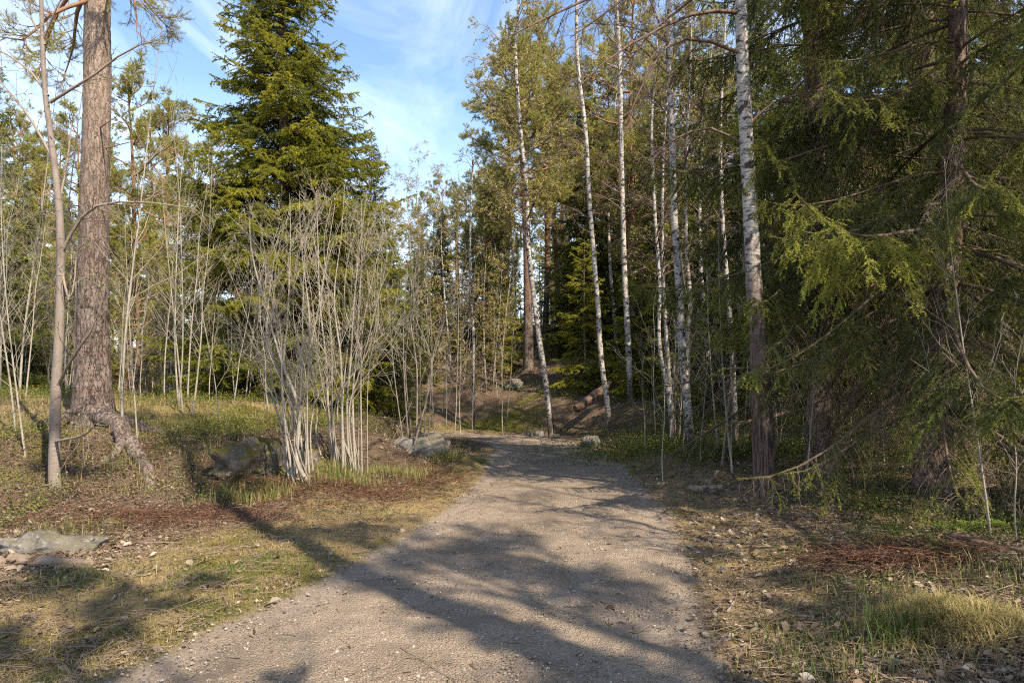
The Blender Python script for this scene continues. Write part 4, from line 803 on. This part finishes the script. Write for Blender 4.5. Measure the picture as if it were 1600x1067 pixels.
# ------------------------------------------------------------------ ground cover (stuff)
def scatter(n, r, y0, y1, px0=-120, px1=1720, power=1.):
    Yd = np.exp(r.uniform(math.log(y0), math.log(y1), n)) if power == 1. else y0 + (y1 - y0) * r.uniform(size=n) ** power
    x = (r.uniform(px0, px1, n) - CX) / F * Yd; return x, Yd
def keep(mask, *a): return [q[mask] for q in a]
def field(x, y):
    dp = -poly_sdf(x, y, PATH_POLY); dm = poly_sdf(x, y, MOUND); dh = poly_sdf(x, y, HILL); return dp, dm, dh, x < PX_MID(y)
def blades(mb, x, y, r, ln, wd, tint, lean=.6, dz=0., K=3, mat=0):
    n = len(x)
    if n == 0: return
    z = height(x, y) + dz; az = r.uniform(0, 6.28, n); L = ln * r.uniform(.5, 1.3, n); le = np.clip(lean + r.normal(0, .25, n), 0, 1.45)
    h = np.stack([np.cos(az), np.sin(az), 0 * az], -1); w = np.stack([-np.sin(az), np.cos(az), 0 * az], -1) * (wd * .5) * r.uniform(.7, 1.3, n)[:, None] 
    p0 = np.stack([x, y, z - .01], -1); d1 = h * np.sin(le * .55)[:, None] + UP * np.cos(le * .55)[:, None]; d2 = h * np.sin(le * 1.35)[:, None] + UP * np.cos(le * 1.35)[:, None]
    p1 = p0 + d1 * (L * .5)[:, None]; p2 = p1 + d2 * (L * .5)[:, None]
    V = np.stack([p0 - w, p0 + w, p1 + w * .8, p1 - w * .8, p2], 1).reshape(-1, 3); b = np.arange(n)[:, None] * 5
    mb.add(V, b + np.array([[0, 1, 2, 3]]), mat, np.repeat(tint, 5)); m2 = b + np.array([[3, 2, 4]])
    mb.f[3].append(m2 + mb.n - len(V)); mb.m[3].append(np.full(n, mat, np.int32)); mb.fl[3].append(np.full(n, False))
r = np.random.default_rng(77)
g = MB()
# matted dry grass and green tufts
x, y = scatter(560000, r, 2.4, 15); dp, dm, dh, lf_ = field(x, y)
pn = fbm(np.stack([x * 1.1, y * 1.1, 0 * x], -1), 3)
prob = np.where(lf_, sstep(.0, .5, dp) * sstep(3.2, 1.6, dp) * sstep(.3, -.2, dm) * (.62 + .6 * pn), sstep(.0, .6, dp) * (.30 + .5 * pn) * sstep(4.5, 1.5, dp))
x, y, pn = keep(r.uniform(size=len(x)) < prob, x, y, pn)
green = fbm(np.stack([x * 1.7, y * 1.7, 0 * x + 31], -1), 3) > .22
blades(g, x, y, r, np.where(green, .055, .05), .0028, np.where(green, r.uniform(.05, .45, len(x)), r.uniform(.6, 1., len(x))), np.where(green, .55, 1.15))
# taller grass and heather on top of the bank and along its foot
x, y = scatter(130000, r, 7, 26, -120, 830); dp, dm, dh, lf_ = field(x, y); pn = fbm(np.stack([x * .9, y * .9, 0 * x + 4], -1), 3)
m = lf_ & (dm > -.2) & (r.uniform(size=len(x)) < (.28 + .6 * pn) * (.10 + .90 * sstep(.9, 2.0, dm))); x, y = keep(m, x, y)
blades(g, x, y, r, .17, .006, np.where(r.uniform(size=len(x)) < .4, r.uniform(.1, .45, len(x)), r.uniform(.45, .85, len(x))), .75)
for cx, cy, rad, n, hgt in ((-2.35, 9.0, .55, 1800, .22), (-1.75, 10.2, .5, 1500, .2), (-2.9, 8.3, .4, 900, .18), (-1.15, 12.2, .35, 700, .2), (2.6, 13.2, 1.1, 1500, .2), (-6.2, 7.2, .6, 900, .16), (1.65, 3.6, .5, 420, .10), (3.3, 4.6, .5, 600, .13), (2.3, 4.4, .4, 300, .1), (-3.2, 5.2, .6, 500, .09), (-4.3, 6.6, .5, 300, .14), (-3.3, 8.2, .5, 500, .2), (-5.0, 8.9, .7, 500, .16), (-3.9, 9.3, .6, 500, .18)):
    q = r.normal(size=(n, 2)) * rad * .5; blades(g, cx + q[:, 0], cy + q[:, 1], r, hgt, .006, np.where(r.uniform(size=n) < .65, r.uniform(.2, .5, n), r.uniform(.55, .95, n)), .4)
stuff('grass', g.mesh('grass', [M_GRASS]), 'matted dry grass with green tufts along both sides of the path', 'grass')
# bilberry and low greens
g = MB()
def bilberry(x, y, r, hgt, lw, per, bias=0.):
    n = len(x); z = height(x, y); k = per; idx = np.repeat(np.arange(n), k); cl_ = r.normal(0, hgt * .45, (n * k, 2)); zz_ = r.uniform(.05, 1, n * k) * hgt * np.repeat(r.uniform(.5, 1.2, n), k)
    pos = np.stack([x[idx] + cl_[:, 0], y[idx] + cl_[:, 1], z[idx] + zz_], -1); d = unit(r.normal(size=pos.shape) + np.array([0, 0, .4]))
    leaf_quads(g, pos, d, r, lw * 1.5, lw, 0, np.clip(np.repeat(r.uniform(.1, .75, n), k) + r.uniform(-.25, .25, n * k) + bias, 0, 1))
x, y = scatter(9000, r, 4.5, 12, 1000, 1750); dp, dm, dh, lf_ = field(x, y); pn = fbm(np.stack([x * .8, y * .8, 0 * x + 14], -1), 3)
m = (~lf_) & (dp > 1.3) & (r.uniform(size=len(x)) < (.35 + .7 * pn) * sstep(1.2, 2.6, dp)); bilberry(*keep(m, x, y), r, .16, .014, 16)
x, y = scatter(24000, r, 11, 32, 560, 1750); dp, dm, dh, lf_ = field(x, y); zz0 = zones(x, y)
pn = fbm(np.stack([x * .5, y * .5, 0 * x + 14], -1), 3)
m = ((dh > -.4) | ((~lf_) & (dp > .9))) & (r.uniform(size=len(x)) < (.75 + .6 * pn) * (1 - zz0['duff'])) & (dp > .5); bilberry(*keep(m, x, y), r, .30, .028, 17, .06)
x, y = scatter(24000, r, 7.4, 24, -150, 760); dp, dm, dh, lf_ = field(x, y); pn = fbm(np.stack([x * .9, y * .9, 0 * x + 24], -1), 3)
m = (dm > -.3) & (r.uniform(size=len(x)) < (.38 + .75 * pn) * (.25 + .75 * sstep(.6, 2., dm))); bilberry(*keep(m, x, y), r, .22, .017, 15, .16)
q = r.normal(size=(420, 2)) * np.array([.9, .7]); bilberry(2.7 + q[:, 0], 13.3 + q[:, 1], r, .32, .022, 24)
for cx, cy, n, s in ((3.35, 8.05, 26, .1), (-5.35, 7.75, 30, .12), (-5.2, 6.9, 20, .1), (4.6, 6.6, 40, .25), (5.6, 7.2, 80, .4), (3.6, 6.9, 20, .15), (-3.6, 8.4, 60, .3)):
    q = r.normal(size=(n, 2)) * s; bilberry(cx + q[:, 0], cy + q[:, 1], r, .22, .018, 12, .2)
stuff('undergrowth', g.mesh('undergrowth', [M_BILB]), 'low green bilberry undergrowth on the bank, slope and forest floor', 'undergrowth')
# dry leaves
g = MB()
x, y = scatter(110000, r, 2.4, 16); dp, dm, dh, lf_ = field(x, y); pn = fbm(np.stack([x * .7, y * .7, 0 * x + 44], -1), 3)
prob = np.where(lf_, (.05 + .16 * np.clip(pn, 0, 1)) * sstep(-.2, .6, dp) + .42 * sstep(1.6, 2.6, dp) * sstep(1.6, .5, dm), (.48 + .6 * pn) * sstep(-.15, .6, dp)); prob = np.maximum(prob, .004)
x, y, dp, lf_ = keep(r.uniform(size=len(x)) < prob, x, y, dp, lf_); n = len(x)
sz = np.exp(r.normal(math.log(.025), .58, n)).clip(.008, .075); nrm = unit(np.stack([r.normal(0, .5, n), r.normal(0, .5, n), np.ones(n)], -1)); d = unit(np.cross(nrm, r.normal(size=(n, 3)))); w = np.cross(nrm, d); z = height(x, y) + r.uniform(.006, .025, n)
c = np.stack([x, y, z], -1); cu = r.uniform(-.4, 1.1, n)[:, None]; S_ = sz[:, None]
ring = [(-.55, 0, 0), (-.2, .36, .25), (.25, .34, .3), (.6, 0, .1), (.25, -.34, .3), (-.2, -.36, .25)]
V = np.stack([c + S_ * (a * d + b * w * r.uniform(.6, 1.1, n)[:, None] + k * cu * nrm) for a, b, k in ring], 1); b = np.arange(n)[:, None] * 6
tn = np.clip(r.beta(1.7, 2.1, n), 0, 1); vv = V.reshape(-1, 3)
g.add(vv, np.concatenate([b + np.array([[0, 1, 2, 3]]), b + np.array([[0, 3, 4, 5]])]), 0, np.repeat(tn, 6), True)
xf, yf = scatter(230000, r, 2.4, 16); dpf, dmf, dhf, lff = field(xf, yf); m = r.uniform(size=len(xf)) < np.where(lff, .10 + .75 * sstep(1.5, 2.4, dpf) * sstep(2.0, .6, dmf), .30 + .25 * sstep(.5, 2, dpf)) * sstep(-.15, .4, dpf) + .035 * (fbm(np.stack([xf * 1.3, yf * 1.3, 0 * xf + 61], -1), 3) > .25); xf, yf = keep(m, xf, yf); nf = len(xf)
leaf_quads(g, np.stack([xf, yf, height(xf, yf) + r.uniform(.002, .016, nf)], -1), unit(np.stack([r.normal(size=nf), r.normal(size=nf), r.normal(0, .35, nf)], -1)), r, .026, .012, 0, np.clip(r.normal(.3, .25, nf), 0, 1), .8)
xf = r.uniform(-9.5, -.8, 90000); yf = r.uniform(6.4, 15.5, 90000); dpf, dmf, *_ = field(xf, yf); pn = fbm(np.stack([xf * 1.5, yf * 1.5, 0 * xf + 51], -1), 3); m = (r.uniform(size=len(xf)) < sstep(-1.4, -.4, dmf) * sstep(2.6, 1.4, dmf) * (.6 + .7 * pn)) & (dpf > .4); xf, yf = keep(m, xf, yf); nf = len(xf)
leaf_quads(g, np.stack([xf, yf, height(xf, yf) + r.uniform(.003, .045, nf)], -1), unit(np.stack([r.normal(size=nf), r.normal(size=nf), r.normal(0, .5, nf)], -1)), r, .048, .020, 0, np.clip(r.normal(.22, .28, nf), 0, 1), .8)
stuff('leaf_litter', g.mesh('leaf_litter', [M_LITTER]), 'scattered pale dry leaves lying on grass, soil and path edge', 'leaf litter')
# dead bracken and needle litter
g = MB()
for cx, cy, rx, ry, n, hh in ((-3.7, 7.35, 1.1, .45, 2600, .05), (-2.4, 8.5, .9, .45, 2200, .08), (-1.5, 10.2, .6, .9, 1800, .06), (2.85, 5.1, .42, .28, 1800, .10), (-3.0, 8.7, .5, .3, 900, .16), (-5.0, 9.3, 1.8, .7, 1500, .05)):
    x = cx + r.normal(size=n) * rx * .75; y = cy + r.normal(size=n) * ry * .75; z = height(x, y) + r.uniform(.0, hh, n); az = r.uniform(0, 6.28, n); L = r.uniform(.05, .26, n)
    d = unit(np.stack([np.cos(az), np.sin(az), r.normal(0, .25, n)], -1)); P = np.stack([x, y, z], -1)[:, None] + d[:, None] * (np.linspace(-.5, .5, 3)[None, :, None] * L[:, None, None]); P[:, 1, 2] += .012
    tube(g, P, np.array([.0022, .0026, .001])[None].repeat(n, 0), 3, 0, r.uniform(0, 1, n))
    q = r.integers(0, n, n * 2); leaf_quads(g, np.stack([x[q], y[q], z[q]], -1) + r.normal(0, .03, (2 * n, 3)) * np.array([1, 1, .3]), unit(r.normal(size=(2 * n, 3)) * np.array([1, 1, .3])), r, .035, .010, 0)
stuff('dead_bracken', g.mesh('dead_bracken', [M_BRACKEN]), 'rust-red dead bracken and needles heaped below the left bank and on the right verge', 'dead bracken')
# twigs on the floor
g = MB(); x, y = scatter(22000, r, 2.4, 20); x = np.r_[x, r.uniform(-9, -1.5, 9000)]; y = np.r_[y, r.uniform(6.8, 11.5, 9000)]; dp, dm, dh, lf_ = field(x, y); m = r.uniform(size=len(x)) < np.where(dp > .2, .75, .04); x, y = keep(m, x, y); n = len(x); L = np.exp(r.normal(math.log(.11), .6, n)); az = r.uniform(0, 6.28, n)
z = height(x, y) + .012 + r.uniform(0, .02, n); d = np.stack([np.cos(az), np.sin(az), r.normal(0, .12, n)], -1); P = np.stack([x, y, z], -1)[:, None] + d[:, None] * (np.linspace(-.5, .5, 4)[None, :, None] * L[:, None, None]) + r.normal(0, .006, (n, 4, 3))
P[..., 2] = np.maximum(P[..., 2], height(P[..., 0], P[..., 1]) + .004); tube(g, P, np.linspace(.0032, .0014, 4)[None] * r.uniform(.5, 1.6, n)[:, None], 4, 0, r.uniform(0, 1, n))
stuff('twig_litter', g.mesh('twig_litter', [M_TWIG_DEAD]), 'thin dead twigs strewn over the forest floor', 'twigs')
# loose gravel on the path
g = MB(); x, y = scatter(60000, r, 2.4, 15, 60, 1340); dp, *_ = field(x, y); m = (dp < .25) & (r.uniform(size=len(x)) < .6); x, y = keep(m, x, y); n = len(x)
s = np.exp(r.normal(math.log(.0045), .50, n)).clip(.001, .014); o = np.array([[1, 0, 0], [-1, 0, 0], [0, 1, 0], [0, -1, 0], [0, 0, 1], [0, 0, -1.]]) ; V = o[None] * s[:, None, None] * r.uniform(.6, 1.3, (n, 6, 1)) + r.normal(0, .2, (n, 6, 3)) * s[:, None, None]
V[..., 2] *= .7; V += np.stack([x, y, height(x, y) + .013 + .15 * s], -1)[:, None]; fc = np.array([[0, 2, 4], [2, 1, 4], [1, 3, 4], [3, 0, 4], [2, 0, 5], [1, 2, 5], [3, 1, 5], [0, 3, 5]])
g.add(V.reshape(-1, 3), (np.arange(n)[:, None, None] * 6 + fc[None]).reshape(-1, 3), 0, np.repeat(r.uniform(0, 1, n), 6), True)
stuff('loose_gravel', g.mesh('loose_gravel', [M_PEBBLE]), 'loose small stones scattered on the gravel path', 'gravel')

# ------------------------------------------------------------------ single plants
def tussock(seed, px, Yd, n, ln, spread, tint, label, name='grass_tussock', lean=.9, wd=.004):
    r = np.random.default_rng(seed); b = ground(px, Yd); q = r.normal(size=(n, 2)) * spread * .45; m = MB(); x, y = b[0] + q[:, 0], b[1] + q[:, 1]
    dome = spread * .30 * (1 + .6 * vnoise(np.stack([q[:, 0] * 9, q[:, 1] * 9, 0 * q[:, 0]], -1))) * np.exp(-(q ** 2).sum(1) / (spread * .5) ** 2); blades(m, x, y, r, ln, wd, np.clip(r.uniform(*tint, n), 0, 1), lean, dome)
    for v in m.v: v -= b.astype(np.float32)
    single(name, m.mesh(name, [M_GRASS]), label, 'grass tuft', b)
tussock(1, 1490, 3.75, 3800, .17, .46, (.5, .95), 'domed tussock of long dry grass in the lower right corner', lean=1.3)
tussock(2, 1385, 3.75, 150, .24, .22, (.15, .7), 'bright green tuft of tall grass left of the dry tussock', 'grass_tuft', .5, .006)
tussock(3, 1462, 5.0, 120, .16, .07, (.1, .4), 'small bright grass tuft behind the dry tussock', 'grass_tuft', .4, .005)
def fern(seed, px, Yd, n, L, label):
    r = np.random.default_rng(seed); b = ground(px, Yd); m = MB(); az = r.uniform(0, 6.28, n); d = unit(np.stack([np.cos(az), np.sin(az), r.uniform(.6, 1.4, n)], -1)); K = 9; P = np.zeros((n, K, 3)); l = L * r.uniform(.7, 1.15, n)
    for k in range(1, K): P[:, k] = P[:, k - 1] + d * (l / (K - 1))[:, None]; d = unit(d + np.array([0, 0, -.16]))
    tube(m, P, np.linspace(.003, .001, K)[None].repeat(n, 0), 3, 0, .3)
    idx = np.repeat(np.arange(n), 44); t = np.tile(np.repeat(np.linspace(.15, .98, 22), 2), n); pos, T = sample(P, idx, t); sd = unit(np.cross(T, UP)) * np.tile([1, -1], 22 * n)[:, None]
    leaf_quads(m, pos, unit(sd + T * .35), r, L * .30 * np.sin(np.pi * np.clip(1.05 - t, 0, 1) ** .8) + .012, .016, 0)
    single('fern', m.mesh('fern', [M_FERN]), label, 'fern', b)
fern(1, 1512, 6.25, 5, .34, 'pale green fern frond on the leaf litter by the bare saplings')
